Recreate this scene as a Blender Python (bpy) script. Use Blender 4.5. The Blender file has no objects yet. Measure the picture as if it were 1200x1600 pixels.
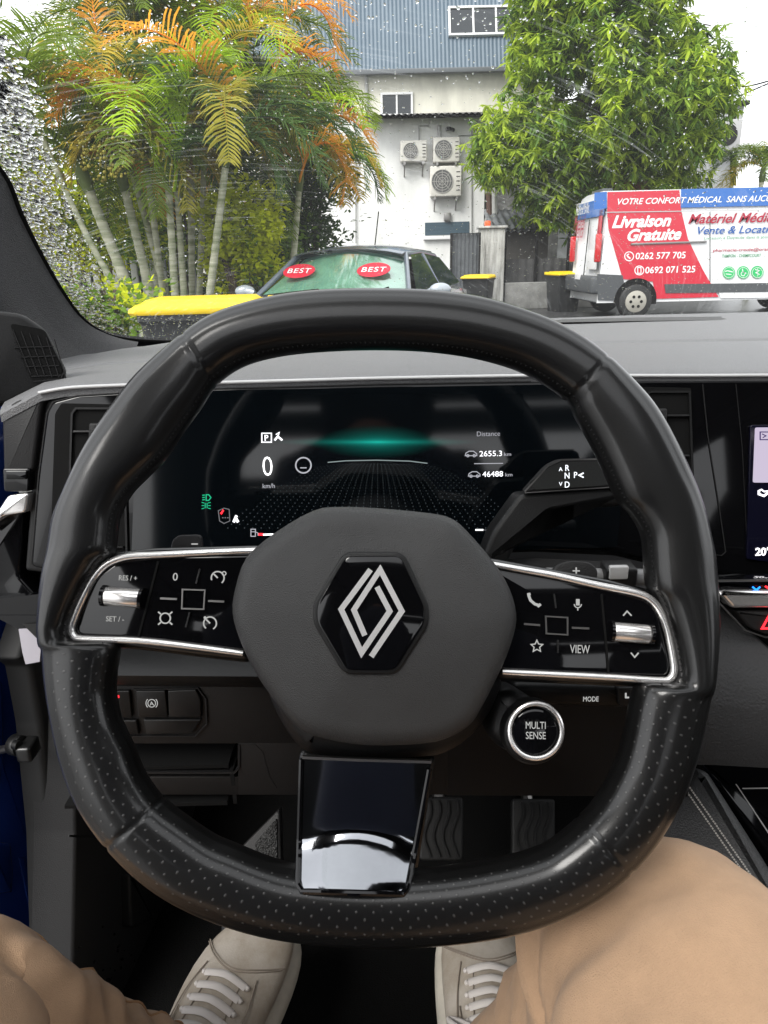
import bpy, bmesh, math, random
from mathutils import Vector as V3, Matrix
random.seed(7)
S = bpy.context.scene; COL = S.collection
R = math.radians
# ------------------------------------------------------------ camera
PITCH, ROLL, F = R(19.7), R(1.3), 1110.0
CP = V3((0, 0, 1.2))
_f = V3((0, math.cos(PITCH), -math.sin(PITCH))); _u0 = V3((0, math.sin(PITCH), math.cos(PITCH))); _r0 = V3((1, 0, 0))
_r = _r0*math.cos(ROLL) - _u0*math.sin(ROLL); _u = _u0*math.cos(ROLL) + _r0*math.sin(ROLL)
cd = bpy.data.cameras.new('camera'); cam = bpy.data.objects.new('camera', cd); COL.objects.link(cam)
cd.sensor_fit = 'VERTICAL'; cd.sensor_height = 36; cd.lens = 36*F/1600; cd.clip_start = 0.02; cd.clip_end = 2000
cam.matrix_world = Matrix(((_r.x, _u.x, -_f.x, CP.x), (_r.y, _u.y, -_f.y, CP.y), (_r.z, _u.z, -_f.z, CP.z), (0, 0, 0, 1)))
S.camera = cam
S.render.resolution_x = 768; S.render.resolution_y = 1024
# ------------------------------------------------------------ light
S.view_settings.view_transform = 'Standard'; S.view_settings.look = 'None'; S.view_settings.gamma = 1
S.view_settings.exposure = 1.6
SUN_EL, SUN_AZ = R(48), R(222)
W = bpy.data.worlds.new('World'); S.world = W; W.use_nodes = True
nt = W.node_tree; bg = nt.nodes['Background']; sk = nt.nodes.new('ShaderNodeTexSky'); sk.sky_type = 'NISHITA'
sk.sun_disc = False; sk.sun_elevation = SUN_EL; sk.sun_rotation = SUN_AZ; sk.dust_density = 3; sk.air_density = 1.2
hs = nt.nodes.new('ShaderNodeHueSaturation'); hs.inputs['Saturation'].default_value = 0.12
mx = nt.nodes.new('ShaderNodeMix'); mx.data_type = 'RGBA'; mx.inputs[0].default_value = 0.65; mx.inputs[7].default_value = (7.2, 7.3, 7.5, 1)
nt.links.new(sk.outputs[0], hs.inputs['Color']); nt.links.new(hs.outputs[0], mx.inputs[6]); nt.links.new(mx.outputs[2], bg.inputs[0])
bg.inputs[1].default_value = 0.10
sl = bpy.data.lights.new('sun', 'SUN'); sl.energy = 1.2; sl.angle = R(30); sl.color = (1, .97, .92)
so = bpy.data.objects.new('sun', sl); COL.objects.link(so)
so.rotation_euler = (R(90)-SUN_EL, 0, R(180)-SUN_AZ)
# sun behind the camera's left shoulder
# ------------------------------------------------------------ projection helpers
def ray(px, py): return _f + _r*((px-600)/F) + _u*((800-py)/F)
def Q(px, py, d): return CP + ray(px, py)*d
def at(px, py, Y):
    k = ray(px, py); return CP + k*(Y/k.y)
class PL:
    def __init__(s, o, n, x=(1, 0, 0)):
        s.o = V3(o); s.n = V3(n).normalized(); x = V3(x); s.x = (x - s.n*x.dot(s.n)).normalized(); s.y = s.n.cross(s.x)
    def w(s, a, b, h=0): return s.o + s.x*a + s.y*b + s.n*h
    def px(s, px, py, h=0):
        k = ray(px, py); t = (s.o + s.n*h - CP).dot(s.n)/k.dot(s.n); p = CP + k*t - s.o
        return (p.dot(s.x), p.dot(s.y))
    def P(s, px, py, h=0): a, b = s.px(px, py, h); return s.w(a, b, h)
    def unit(s, px, py, h=0):
        a, b = s.px(px, py, h), s.px(px+10, py, h); return math.hypot(a[0]-b[0], a[1]-b[1])/10
def facing(o, el, yaw=0):
    n = (math.sin(R(yaw))*math.cos(R(el)), -math.cos(R(yaw))*math.cos(R(el)), math.sin(R(el)))
    return PL(o, n, (math.cos(R(yaw)), math.sin(R(yaw)), 0))
# ------------------------------------------------------------ materials
def nodes(name):
    m = bpy.data.materials.new(name); m.use_nodes = True; return m, m.node_tree, m.node_tree.nodes['Principled BSDF']
def mat(name, c, rough=.5, metal=0, spec=.5, coat=0, bump=None, var=None, emit=None, det=3, sheen=0, aniso=None):
    m, t, b = nodes(name); N = t.nodes.new; L = t.links.new
    b.inputs['Base Color'].default_value = (*c, 1); b.inputs['Roughness'].default_value = rough; b.inputs['Metallic'].default_value = metal
    b.inputs['Specular IOR Level'].default_value = spec; b.inputs['Coat Weight'].default_value = coat; b.inputs['Coat Roughness'].default_value = .16 if 'leather' in name else .05
    if sheen: b.inputs['Sheen Weight'].default_value = sheen
    if emit: b.inputs['Emission Color'].default_value = (*emit[0], 1); b.inputs['Emission Strength'].default_value = emit[1]
    tc = N('ShaderNodeTexCoord')
    if var:   # (scale, amount[, second colour])
        n = N('ShaderNodeTexNoise'); n.inputs['Scale'].default_value = var[0]; n.inputs['Detail'].default_value = 6; n.inputs['Roughness'].default_value = .65
        mp = N('ShaderNodeMapping'); mp.inputs['Scale'].default_value = var[3] if len(var) > 3 else (1, 1, 1)
        L(tc.outputs['Object'], mp.inputs[0]); L(mp.outputs[0], n.inputs['Vector'])
        r = N('ShaderNodeValToRGB'); c2 = var[2] if len(var) > 2 and var[2] else tuple(x*(1-var[1]) for x in c)
        r.color_ramp.elements[0].position = .35; r.color_ramp.elements[1].position = .65
        r.color_ramp.elements[0].color = (*c2, 1); r.color_ramp.elements[1].color = (*c, 1)
        L(n.outputs[0], r.inputs[0]); L(r.outputs[0], b.inputs['Base Color'])
    if bump:  # (scale, strength, distance[, kind])
        if len(bump) > 3 and bump[3] == 'v':
            n = N('ShaderNodeTexVoronoi'); o = n.outputs['Distance']
        else:
            n = N('ShaderNodeTexNoise'); n.inputs['Detail'].default_value = det; o = n.outputs[0]
        n.inputs['Scale'].default_value = bump[0]
        bp = N('ShaderNodeBump'); bp.inputs['Strength'].default_value = bump[1]; bp.inputs['Distance'].default_value = bump[2]
        L(tc.outputs['Object'], n.inputs['Vector']); L(o, bp.inputs['Height']); L(bp.outputs[0], b.inputs['Normal'])
    return m
def leafmat(name, c, trans=.35, rough=.45, var=.35):
    m, t, b = nodes(name); N = t.nodes.new; L = t.links.new
    b.inputs['Roughness'].default_value = .55; b.inputs['Specular IOR Level'].default_value = .18
    tr = N('ShaderNodeBsdfTranslucent'); ms = N('ShaderNodeMixShader'); ms.inputs[0].default_value = trans
    g = N('ShaderNodeTexCoord'); n = N('ShaderNodeTexNoise'); n.inputs['Scale'].default_value = 2.3; n.inputs['Detail'].default_value = 5
    L(g.outputs['Object'], n.inputs['Vector'])
    r = N('ShaderNodeValToRGB'); r.color_ramp.elements[0].position = .35; r.color_ramp.elements[1].position = .65
    r.color_ramp.elements[0].color = (*[x*(1-var) for x in c], 1); r.color_ramp.elements[1].color = (*c, 1)
    L(n.outputs[0], r.inputs[0]); L(r.outputs[0], b.inputs['Base Color'])
    h = N('ShaderNodeHueSaturation'); h.inputs['Value'].default_value = 1.5; L(r.outputs[0], h.inputs['Color']); L(h.outputs[0], tr.inputs[0])
    out = t.nodes['Material Output']; L(b.outputs[0], ms.inputs[1]); L(tr.outputs[0], ms.inputs[2]); L(ms.outputs[0], out.inputs[0])
    return m
def emis(name, c, s=1.0): return mat(name, (0, 0, 0), .5, emit=(c, s), spec=0)
# ------------------------------------------------------------ mesh builder
class MB:
    def __init__(s): s.V = []; s.F = []; s.M = []; s.U = None
    def add(s, vs, fs, mi=0):
        n = len(s.V); s.V += [V3(v) for v in vs]; s.F += [tuple(i+n for i in f) for f in fs]; s.M += [mi]*len(fs); return n
    def quad(s, a, b, c, d, mi=0): s.add([a, b, c, d], [(0, 1, 2, 3)], mi)
    def box(s, c, h, mi=0, rot=None, bev=0):
        if bev:
            bm = bmesh.new(); bmesh.ops.create_cube(bm, size=2)
            for v in bm.verts: v.co = V3((v.co.x*h[0], v.co.y*h[1], v.co.z*h[2]))
            bmesh.ops.bevel(bm, geom=bm.edges[:]+bm.verts[:], offset=bev, segments=3, affect='EDGES', profile=.5)
            bm.verts.index_update(); vs = [v.co.copy() for v in bm.verts]; fs = [tuple(v.index for v in f.verts) for f in bm.faces]; bm.free()
        else:
            vs = [V3((x*h[0], y*h[1], z*h[2])) for x in (-1, 1) for y in (-1, 1) for z in (-1, 1)]
            fs = [(0, 1, 3, 2), (4, 6, 7, 5), (0, 4, 5, 1), (2, 3, 7, 6), (0, 2, 6, 4), (1, 5, 7, 3)]
        if rot is not None: vs = [rot @ v for v in vs]
        s.add([v + V3(c) for v in vs], fs, mi)
    def loft(s, rings, closed=True, loop=False, caps=True, mi=0):
        n = len(rings[0]); vs = [p for r in rings for p in r]; fs = []; m = len(rings)
        for i in range(m if loop else m-1):
            j = (i+1) % m
            for k in range(n if closed else n-1):
                l = (k+1) % n; fs.append((i*n+k, i*n+l, j*n+l, j*n+k))
        if caps and closed and not loop: fs += [tuple(range(n-1, -1, -1)), tuple((m-1)*n+k for k in range(n))]
        return s.add(vs, fs, mi)
    def tube(s, pts, r, seg=8, mi=0, caps=True, loop=False, sq=1.0):
        pts = [V3(p) for p in pts]; rs = r if isinstance(r, (list, tuple)) else [r]*len(pts); rings = []
        n0 = None; m = len(pts)
        for i, p in enumerate(pts):
            a = pts[(i-1) % m] if (loop or i) else p; b = pts[(i+1) % m] if (loop or i < m-1) else p
            t = (b-a).normalized()
            if n0 is None: n0 = V3((0, 0, 1)).cross(t); n0 = (V3((1, 0, 0)) if n0.length < .05 else n0).normalized()
            n0 = (n0 - t*n0.dot(t)).normalized(); b0 = t.cross(n0)
            rings.append([p + n0*math.cos(k*2*math.pi/seg)*rs[i] + b0*math.sin(k*2*math.pi/seg)*rs[i]*sq for k in range(seg)])
        s.loft(rings, True, loop, caps, mi)
    def slab(s, ab, pl, h0, h1, bev=0, mi=0, n=3, back=True, dome=0):
        ab = ccw(ab); bev = min(bev, abs(h1-h0)*.98); rings = [[pl.w(a, b, h0) for a, b in ab]]; sg = 1 if h1 > h0 else -1
        if bev:
            for k in range(n+1):
                t = k/n*math.pi/2; o = inset(ab, bev*(1-math.cos(t))); rings.append([pl.w(a, b, h1 - sg*bev*(1-math.sin(t))) for a, b in o])
        else: rings.append([pl.w(a, b, h1) for a, b in ab])
        if dome:
            base = inset(ab, bev); cx = sum(a for a, b in base)/len(base); cy = sum(b for a, b in base)/len(base)
            for k in range(1, 7):
                f = 1-k/7; rings.append([pl.w(cx+(a-cx)*f, cy+(b-cy)*f, h1+dome*(1-f*f)) for a, b in base])
        m = len(rings); q = len(ab); s.loft(rings, True, False, False, mi); st = len(s.V)-m*q
        s.F.append(tuple(st+(m-1)*q+k for k in range(q))); s.M.append(mi)
        if back: s.F.append(tuple(st+k for k in range(q-1, -1, -1))); s.M.append(mi)
    def pslab(s, pts, pl, h0, h1, bev=0, r=0, mi=0, n=3, dome=0, rn=5):
        s.slab(rnd([pl.px(x, y, h1) for x, y in pts], r, rn) if r else [pl.px(x, y, h1) for x, y in pts], pl, h0, h1, bev, mi, n, dome=dome)
    def stroke(s, pts, pl, h, wpx, closed=False, mi=0, thick=0.0004, px=True):
        if px: u = pl.unit(pts[0][0], pts[0][1], h); ab = [pl.px(x, y, h) for x, y in pts]; w = wpx*u/2
        else: ab = pts; w = wpx/2
        n = len(ab); Lf = []; Rt = []
        for i in range(n):
            p = V3((*ab[i], 0)); a = V3((*ab[(i-1) % n], 0)) if closed or i else None; b = V3((*ab[(i+1) % n], 0)) if closed or i < n-1 else None
            d1 = (p-a).normalized() if a is not None else (b-p).normalized(); d2 = (b-p).normalized() if b is not None else d1
            nn = V3((-(d1+d2).y, (d1+d2).x, 0)); nn = nn.normalized() if nn.length > 1e-6 else V3((-d1.y, d1.x, 0)); k = nn.dot(V3((-d1.y, d1.x, 0)))
            nn *= w/max(.4, k); Lf.append(p+nn); Rt.append(p-nn)
        rings = [[pl.w(l.x, l.y, h), pl.w(r_.x, r_.y, h), pl.w(r_.x, r_.y, h-thick), pl.w(l.x, l.y, h-thick)] for l, r_ in zip(Lf, Rt)]
        s.loft(rings, True, closed, not closed, mi)
    def arc(s, cx, cy, rx, a0, a1, pl, h, w, mi=0, ry=None, n=24):
        ry = ry or rx; pts = [(cx+rx*math.cos(R(a0+(a1-a0)*k/n)), cy-ry*math.sin(R(a0+(a1-a0)*k/n))) for k in range(n+1)]
        if abs(a1-a0) >= 360: s.stroke(pts[:-1], pl, h, w, True, mi)
        else: s.stroke(pts, pl, h, w, False, mi)
    def disc(s, cx, cy, rx, pl, h, mi=0, ry=None, n=24, thick=.0006):
        ry = ry or rx; s.slab([pl.px(cx+rx*math.cos(2*math.pi*k/n), cy+ry*math.sin(2*math.pi*k/n), h) for k in range(n)], pl, h-thick, h, 0, mi)
    def text(s, st, pl, px, py, hpx, h=0.0, bold=0, shear=0, align='CENTER', rot=0, sx=1, mi=0, ext=.0, wpx=None):
        """hpx = capital height in photo pixels, px,py = middle of the line (baseline at py+hpx/2)"""
        c = bpy.data.curves.new('t', 'FONT'); c.body = st; c.align_x = align; c.shear = shear; c.offset = bold; c.size = 1; c.resolution_u = 3; c.extrude = .004
        o = bpy.data.objects.new('t', c); COL.objects.link(o); bpy.context.view_layer.update()
        me = bpy.data.meshes.new_from_object(o.evaluated_get(bpy.context.evaluated_depsgraph_get()))
        u = pl.unit(px, py, h); k = hpx*u/.70; a0, b0 = pl.px(px, py, h); cr, sr = math.cos(R(rot)), math.sin(R(rot))
        if wpx: xs = [v.co.x for v in me.vertices]; sx = wpx*u/((max(xs)-min(xs))*k)
        vs = []
        for v in me.vertices:
            x, y = v.co.x*k*sx, (v.co.y-.35)*k; vs.append(pl.w(a0+x*cr-y*sr, b0+x*sr+y*cr, h + (.0003 if v.co.z > 0 else 0)))
        s.add(vs, [tuple(p.vertices) for p in me.polygons], mi)
        bpy.data.objects.remove(o); bpy.data.curves.remove(c); bpy.data.meshes.remove(me)
    def ball(s, c, r, seg=10, rings=6, mi=0, axes=(1, 1, 1)):
        c = V3(c); vs = [c+V3((0, 0, r*axes[2]))]; 
        for i in range(1, rings):
            t = math.pi*i/rings
            for k in range(seg): a = 2*math.pi*k/seg; vs.append(c+V3((r*axes[0]*math.sin(t)*math.cos(a), r*axes[1]*math.sin(t)*math.sin(a), r*axes[2]*math.cos(t))))
        vs.append(c-V3((0, 0, r*axes[2]))); fs = [(0, 1+k, 1+(k+1) % seg) for k in range(seg)]
        for i in range(rings-2):
            for k in range(seg): a = 1+i*seg; fs.append((a+k, a+seg+k, a+seg+(k+1) % seg, a+(k+1) % seg))
        e = len(vs)-1; a = 1+(rings-2)*seg; fs += [(a+k, e, a+(k+1) % seg) for k in range(seg)]
        s.add(vs, fs, mi)
    def cyl(s, c, axis, r, L, seg=24, mi=0, bev=0, r2=None):
        ax = V3(axis).normalized(); t = V3((0, 0, 1)) if abs(ax.z) < .9 else V3((1, 0, 0)); a = ax.cross(t).normalized(); b = ax.cross(a); c = V3(c)
        def ring(z, q): return [c+ax*z+a*math.cos(2*math.pi*k/seg)*q+b*math.sin(2*math.pi*k/seg)*q for k in range(seg)]
        r2 = r if r2 is None else r2
        if bev: s.loft([ring(-L/2, r-bev), ring(-L/2+bev*.3, r-bev*.3), ring(-L/2+bev, r), ring(L/2-bev, r2), ring(L/2-bev*.3, r2-bev*.3), ring(L/2, r2-bev)], mi=mi)
        else: s.loft([ring(-L/2, r), ring(L/2, r2)], mi=mi)
    def obj(s, name, mats, parent=None, smooth=35, recalc=False, sub=0):
        me = bpy.data.meshes.new(name); off = wl(parent) if parent else V3((0, 0, 0))
        me.from_pydata([v-off for v in s.V], [], s.F)
        if not isinstance(mats, (list, tuple)): mats = [mats]
        for m in mats: me.materials.append(m)
        me.polygons.foreach_set('material_index', s.M)
        if s.U:
            uv = me.uv_layers.new(name='UVMap'); 
            for l in me.loops: uv.data[l.index].uv = s.U[l.vertex_index]
        if recalc:
            bm = bmesh.new(); bm.from_mesh(me); bmesh.ops.recalc_face_normals(bm, faces=bm.faces); bm.to_mesh(me); bm.free()
        if smooth: me.shade_smooth(); me.set_sharp_from_angle(angle=R(smooth))
        me.update(); o = bpy.data.objects.new(name, me); COL.objects.link(o)
        if parent: o.parent = parent
        if sub:
            md = o.modifiers.new('subdivision', 'SUBSURF'); md.levels = sub; md.render_levels = sub
        return o
def _split(s, name, mats, parent, **k):
    par = list(range(len(s.V)))
    def fd(i):
        while par[i] != i: par[i] = par[par[i]]; i = par[i]
        return i
    for f in s.F:
        a = fd(f[0])
        for j in f[1:]: par[fd(j)] = a
    comp = {}
    for fi, f in enumerate(s.F): comp.setdefault(fd(f[0]), []).append(fi)
    out = []
    for fl in comp.values():
        n = MB(); mp = {}
        for fi in fl:
            for v in s.F[fi]:
                if v not in mp: mp[v] = len(n.V); n.V.append(s.V[v])
            n.F.append(tuple(mp[v] for v in s.F[fi])); n.M.append(s.M[fi])
        out.append(n.obj(name, mats, parent, **k))
    return out
def wl(o):
    p = V3(o.location)
    while o.parent: o = o.parent; p = p + V3(o.location)
    return p
def ccw(ab):
    a = sum(ab[i][0]*ab[(i+1) % len(ab)][1]-ab[(i+1) % len(ab)][0]*ab[i][1] for i in range(len(ab))); return list(ab) if a > 0 else list(reversed(ab))
def inset(ab, d):
    n = len(ab); out = []
    for i in range(n):
        p = V3((*ab[i], 0)); a = V3((*ab[i-1], 0)); b = V3((*ab[(i+1) % n], 0)); d1 = (p-a).normalized(); d2 = (b-p).normalized()
        nn = V3((-(d1+d2).y, (d1+d2).x, 0)); nn = nn.normalized() if nn.length > 1e-6 else V3((-d1.y, d1.x, 0)); k = max(.5, nn.dot(V3((-d1.y, d1.x, 0)))); q = p+nn*d/k; out.append((q.x, q.y))
    return out
def rnd(ab, r, n=5):
    out = []; m = len(ab)
    for i in range(m):
        p = V3((*ab[i], 0)); a = V3((*ab[i-1], 0)); b = V3((*ab[(i+1) % m], 0)); q = min(r, (p-a).length*.45, (p-b).length*.45)
        s, e = p+(a-p).normalized()*q, p+(b-p).normalized()*q
        for k in range(n+1): t = k/n; x = s*(1-t)**2 + p*2*t*(1-t) + e*t*t; out.append((x.x, x.y))
    return out
def spline(pts, n=6, closed=False):
    out = []; m = len(pts)
    for i in range(m if closed else m-1):
        g = lambda k: V3(pts[k % m]) if closed else V3(pts[max(0, min(m-1, k))])
        a, b, c, d = g(i-1), g(i), g(i+1), g(i+2)
        for k in range(n):
            t = k/n; out.append(.5*((2*b)+(c-a)*t+(2*a-5*b+4*c-d)*t*t+(3*b-a-3*c+d)*t**3))
    if not closed: out.append(V3(pts[-1]))
    return out
def spl2(pts, n=6, closed=False): return [(p.x, p.y) for p in spline([(x, y, 0) for x, y in pts], n, closed)]
def tag(o, label=None, cat=None, group=None, kind=None):
    if label: o['label'] = label
    if cat: o['category'] = cat
    if group: o['group'] = group
    if kind: o['kind'] = kind
    return o
def thing(name, loc, label, cat, group=None):
    o = bpy.data.objects.new(name, None); o.empty_display_size = .1; COL.objects.link(o); o.location = V3(loc); return tag(o, label, cat, group)
def copy_tree(o, parent=None):
    c = o.copy(); COL.objects.link(c); c.parent = parent
    for ch in [x for x in bpy.data.objects if x.parent == o]: copy_tree(ch, c)
    return c
# ------------------------------------------------------------ shared materials
M = {}
M['leather'] = mat('black_leather', (.005, .005, .005), .36, spec=.28, coat=.6, bump=(1400, .25, .0005))
M['plastic'] = mat('satin_black_plastic', (.008, .008, .0082), .42, spec=.32, bump=(1500, .25, .0004, 'v'))
M['plastic2'] = mat('grey_black_plastic', (.011, .0107, .011), .5, spec=.32, bump=(1100, .35, .0005, 'v'))
M['dark'] = mat('matt_black', (.006, .006, .006), .8, spec=.12)
M['gloss'] = mat('piano_black', (.003, .003, .0035), .05, spec=.42)
M['chrome'] = mat('satin_chrome', (.92, .90, .88), .24, metal=.85)
M['dash'] = mat('soft_grey_dash', (.19, .19, .195), .5, spec=.5, bump=(1300, .8, .0008, 'v'), var=(900, .35))
M['hub'] = mat('airbag_cover', (.036, .036, .036), .43, spec=.4, bump=(1700, .5, .0005, 'v'), var=(28, .16))
M['white_ink'] = mat('white_print', (.75, .75, .75), .5)
M['glyph'] = emis('lit_glyph', (.62, .62, .60), .26)
M['glyph_dim'] = emis('dim_glyph', (.5, .5, .5), .10)
M['glyph_hi'] = emis('bright_glyph', (.9, .95, 1), .55)
M['red_led'] = emis('red_led', (1, .02, .03), 1.2)
M['green_led'] = emis('green_led', (.02, .5, .25), .35)
M['blue_paint'] = mat('blue_car_paint', (.009, .032, .19), .25, spec=.5, coat=.8, var=(3, .35))
M['carpet'] = mat('black_carpet', (.006, .006, .006), .95, spec=.1, bump=(900, 1, .003))
M['rubber'] = mat('black_rubber', (.010, .010, .010), .6)
M['steel'] = mat('dull_steel', (.30, .29, .28), .35, metal=1)
# ============================================================ STEERING WHEEL
WP = facing(Q(580, 965, .386), 24)
wheel = thing('steering_wheel', WP.w(0, 0), 'black leather squared-off steering wheel with chrome edged button spokes and a diamond badge', 'steering wheel')
OUT = [(592,455),(680,458),(760,470),(840,495),(900,524),(948,559),(990,599),(1025,641),(1060,704),(1088,770),(1105,830),(1114,882),(1118,970),(1112,1050),(1100,1120),(1083,1190),(1055,1260),(1010,1330),(950,1388),(880,1428),(800,1455),(700,1470),(592,1475),(480,1468),(390,1452),(300,1420),(230,1378),(170,1320),(125,1255),(100,1190),(82,1110),(72,1040),(68,960),(72,900),(79,862),(87,810),(105,765),(133,705),(168,649),(217,586),(287,525),(340,492),(420,468),(500,457)]
INN = [(592,541),(680,545),(760,558),(830,582),(889,622),(904,650),(930,697),(948,735),(968,778),(992,805),(1008,835),(1012,870),(1014,900),(1018,920),(1030,938),(1040,965),(1050,1000),(1057,1035),(1058,1058),(1045,1067),(1005,1068),(992,1092),(980,1152),(965,1200),(929,1262),(873,1314),(827,1337),(740,1356),(650,1366),(560,1368),(470,1360),(420,1348),(367,1327),(330,1311),(286,1281),(249,1252),(220,1212),(202,1168),(183,1127),(174,1083),(176,1052),(180,1008),(150,1004),(114,1002),(106,985),(110,968),(124,935),(141,903),(155,882),(172,864),(176,838),(181,805),(199,771),(224,745),(252,717),(280,675),(308,636),(334,597),(375,568),(430,552),(500,544)]
def polar(pts, h):
    ab = spl2([WP.px(x, y, h) for x, y in pts], 8, True); d = sorted((math.atan2(b, a), math.hypot(a, b)) for a, b in ab)
    def f(t):
        t = (t+math.pi) % (2*math.pi)-math.pi
        lo = 0; 
        for i in range(len(d)):
            if d[i][0] > t: break
        else: i = 0
        t0, r0 = d[i-1]; t1, r1 = d[i]; dt = (t1-t0) % (2*math.pi); return r0+(r1-r0)*(((t-t0) % (2*math.pi))/dt if dt else 0)
    return f
ro, ri = polar(OUT, -.004), polar(INN, 0)
def th_of(px, py): a, b = WP.px(px, py); return math.atan2(b, a) % (2*math.pi)
seams = [th_of(311, 562), th_of(919, 591), th_of(205, 1290), th_of(955, 1330)]
tA, tB = th_of(140, 1010), th_of(1040, 1080)        # spoke joints: below them the leather is perforated
NT, NS = 720, 56; mb = MB(); mb.U = []; s_len = 0; rings = []; uvs = []; prev = None
for i in range(NT):
    t = 2*math.pi*i/NT; o_, i_ = ro(t), ri(t); w = (o_-i_)/2; c = (o_+i_)/2; dp = .0165
    g = 1.0
    for s_ in seams:
        dd = abs((t-s_+math.pi) % (2*math.pi)-math.pi)*c; g -= .045*math.exp(-(dd/.0011)**2)
    cen = V3((c*math.cos(t), c*math.sin(t), 0)); 
    if prev is not None: s_len += (cen-prev).length
    prev = cen; ring = []
    low = tA < t < tB if tA < tB else False
    for k in range(NS):
        ph = 2*math.pi*k/NS; cs, sn = math.cos(ph), math.sin(ph); e = 2/2.35
        x = abs(cs)**e*(1 if cs > 0 else -1); y = abs(sn)**e*(1 if sn > 0 else -1)
        q = g; 
        if k in (8, 9): q -= (.03 if k == 9 else .012)                       # long groove on the outer front edge
        if k == 25: q -= .02
        ring.append(WP.w((c+w*x*q)*math.cos(t), (c+w*x*q)*math.sin(t), dp*y*q-.004)); mb.U.append((s_len, k/NS*.115))
    rings.append(ring)
mb.loft(rings, True, True, False)
for fi, f in enumerate(mb.F):
    i, k = divmod(fi, NS); t = 2*math.pi*i/NT; mb.M[fi] = 1 if (tA < t < tB and 10 <= k < 24) else 0
def perf_mat():
    m, t, b = nodes('perforated_leather'); N = t.nodes.new; L = t.links.new
    b.inputs['Roughness'].default_value = .36; b.inputs['Coat Weight'].default_value = .6; b.inputs['Coat Roughness'].default_value = .16; b.inputs['Specular IOR Level'].default_value = .28
    uv = N('ShaderNodeUVMap'); out = []
    for off in ((0, 0), (.5, .5)):
        mp = N('ShaderNodeMapping'); mp.inputs['Scale'].default_value = (1/.0092, 1/.0060, 1); mp.inputs['Location'].default_value = (*off, 0); L(uv.outputs[0], mp.inputs[0])
        fr = N('ShaderNodeVectorMath'); fr.operation = 'FRACTION'; L(mp.outputs[0], fr.inputs[0])
        sb = N('ShaderNodeVectorMath'); sb.operation = 'SUBTRACT'; sb.inputs[1].default_value = (.5, .5, 0); L(fr.outputs[0], sb.inputs[0])
        ml = N('ShaderNodeVectorMath'); ml.operation = 'MULTIPLY'; ml.inputs[1].default_value = (.0092, .0060, 0); L(sb.outputs[0], ml.inputs[0])
        ln = N('ShaderNodeVectorMath'); ln.operation = 'LENGTH'; L(ml.outputs[0], ln.inputs[0]); out.append(ln.outputs['Value'])
    mn = N('ShaderNodeMath'); mn.operation = 'MINIMUM'; L(out[0], mn.inputs[0]); L(out[1], mn.inputs[1])
    mr = N('ShaderNodeMapRange'); mr.inputs[1].default_value = .0003; mr.inputs[2].default_value = .0008; L(mn.outputs[0], mr.inputs[0])
    r = N('ShaderNodeMix'); r.data_type = 'RGBA'; r.inputs[6].default_value = (.045, .045, .044, 1); r.inputs[7].default_value = (.006, .006, .006, 1); L(mr.outputs[0], r.inputs[0]); L(r.outputs[2], b.inputs['Base Color'])
    tc = N('ShaderNodeTexCoord'); n = N('ShaderNodeTexNoise'); n.inputs['Scale'].default_value = 800; L(tc.outputs['Object'], n.inputs['Vector'])
    ad = N('ShaderNodeMath'); ad.operation = 'MULTIPLY_ADD'; ad.inputs[1].default_value = .12; L(n.outputs[0], ad.inputs[0]); L(mr.outputs[0], ad.inputs[2])
    bp = N('ShaderNodeBump'); bp.inputs['Strength'].default_value = .35; bp.inputs['Distance'].default_value = .0006; L(ad.outputs[0], bp.inputs['Height']); L(bp.outputs[0], b.inputs['Normal'])
    return m
mb.obj('rim', [M['leather'], perf_mat()], wheel, smooth=70)
# stitching along the inner edge of the upper rim
st = MB()
for i in range(NT):
    t = 2*math.pi*i/NT
    if i % 2 == 0 and not (tA < t < tB):
        p = rings[i][25]; q = rings[i][24]; st.tube([p, p+(q-p)*.8], .0005, 5)
st.obj('stitching', M['plastic2'], wheel)
# lower shroud of the hub
hubsh = [(395,1045),(420,1120),(447,1165),(470,1190),(560,1203),(692,1196),(735,1172),(775,1125),(800,1060),(700,1000),(480,1000)]
mb = MB(); mb.pslab(hubsh, WP, -.05, -.006, .02, .012); mb.obj('hub_shroud', M['plastic'], wheel)
HUB = [(486,795),(527,789),(590,791),(673,799),(707,807),(732,826),(777,878),(802,920),(813,960),(809,995),(790,1047),(757,1112),(736,1142),(698,1163),(655,1171),(573,1173),(507,1163),(465,1147),(432,1112),(394,1058),(369,1006),(356,960),(361,918),(379,870),(425,830)]
hab = spl2([WP.px(x, y, .022) for x, y in HUB], 3, True)
mb = MB(); mb.slab(hab, WP, -.03, .0215, .012, n=6, back=True, dome=.0055)
hub = mb.obj('airbag_cover', M['hub'], wheel, smooth=60)
# small moulded marks on the cover
mb = MB()
for x, y, r_ in ((394,941,-4),(772,966,0)): mb.text('AIRBAG' if 0 else '-', WP, x, y, 5, .0262, rot=r_)
BAD = [(541,869),(626,869),(663,948),(663,974),(617,1047),(541,1047),(496,972),(496,944)]
hb = .0275
bez = rnd([WP.px(x, y, hb) for x, y in BAD], .0035, 4); out2 = inset(ccw(bez), -.0022)
mb = MB(); mb.slab(out2, WP, .02, hb+.0006, .0012, n=3); mb.obj('badge_bezel', M['plastic'], wheel)
mb = MB(); mb.slab(bez, WP, hb-.001, hb+.0016, .0008, n=2); badge = mb.obj('badge_plate', M['gloss'], wheel)
mb = MB(); hh = hb+.0022
mb.stroke([(579,890),(533,952),(565,1020),(609,955),(589,917)], WP, hh, 8.5, thick=.0008)
mb.stroke([(580,1026),(628,955),(594,890),(553,953),(570,993)], WP, hh, 8.5, thick=.0008)
mb.obj('diamond_emblem', mat('brushed_silver', (.62, .61, .60), .38, metal=.35, spec=.8), badge, smooth=20)
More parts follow.
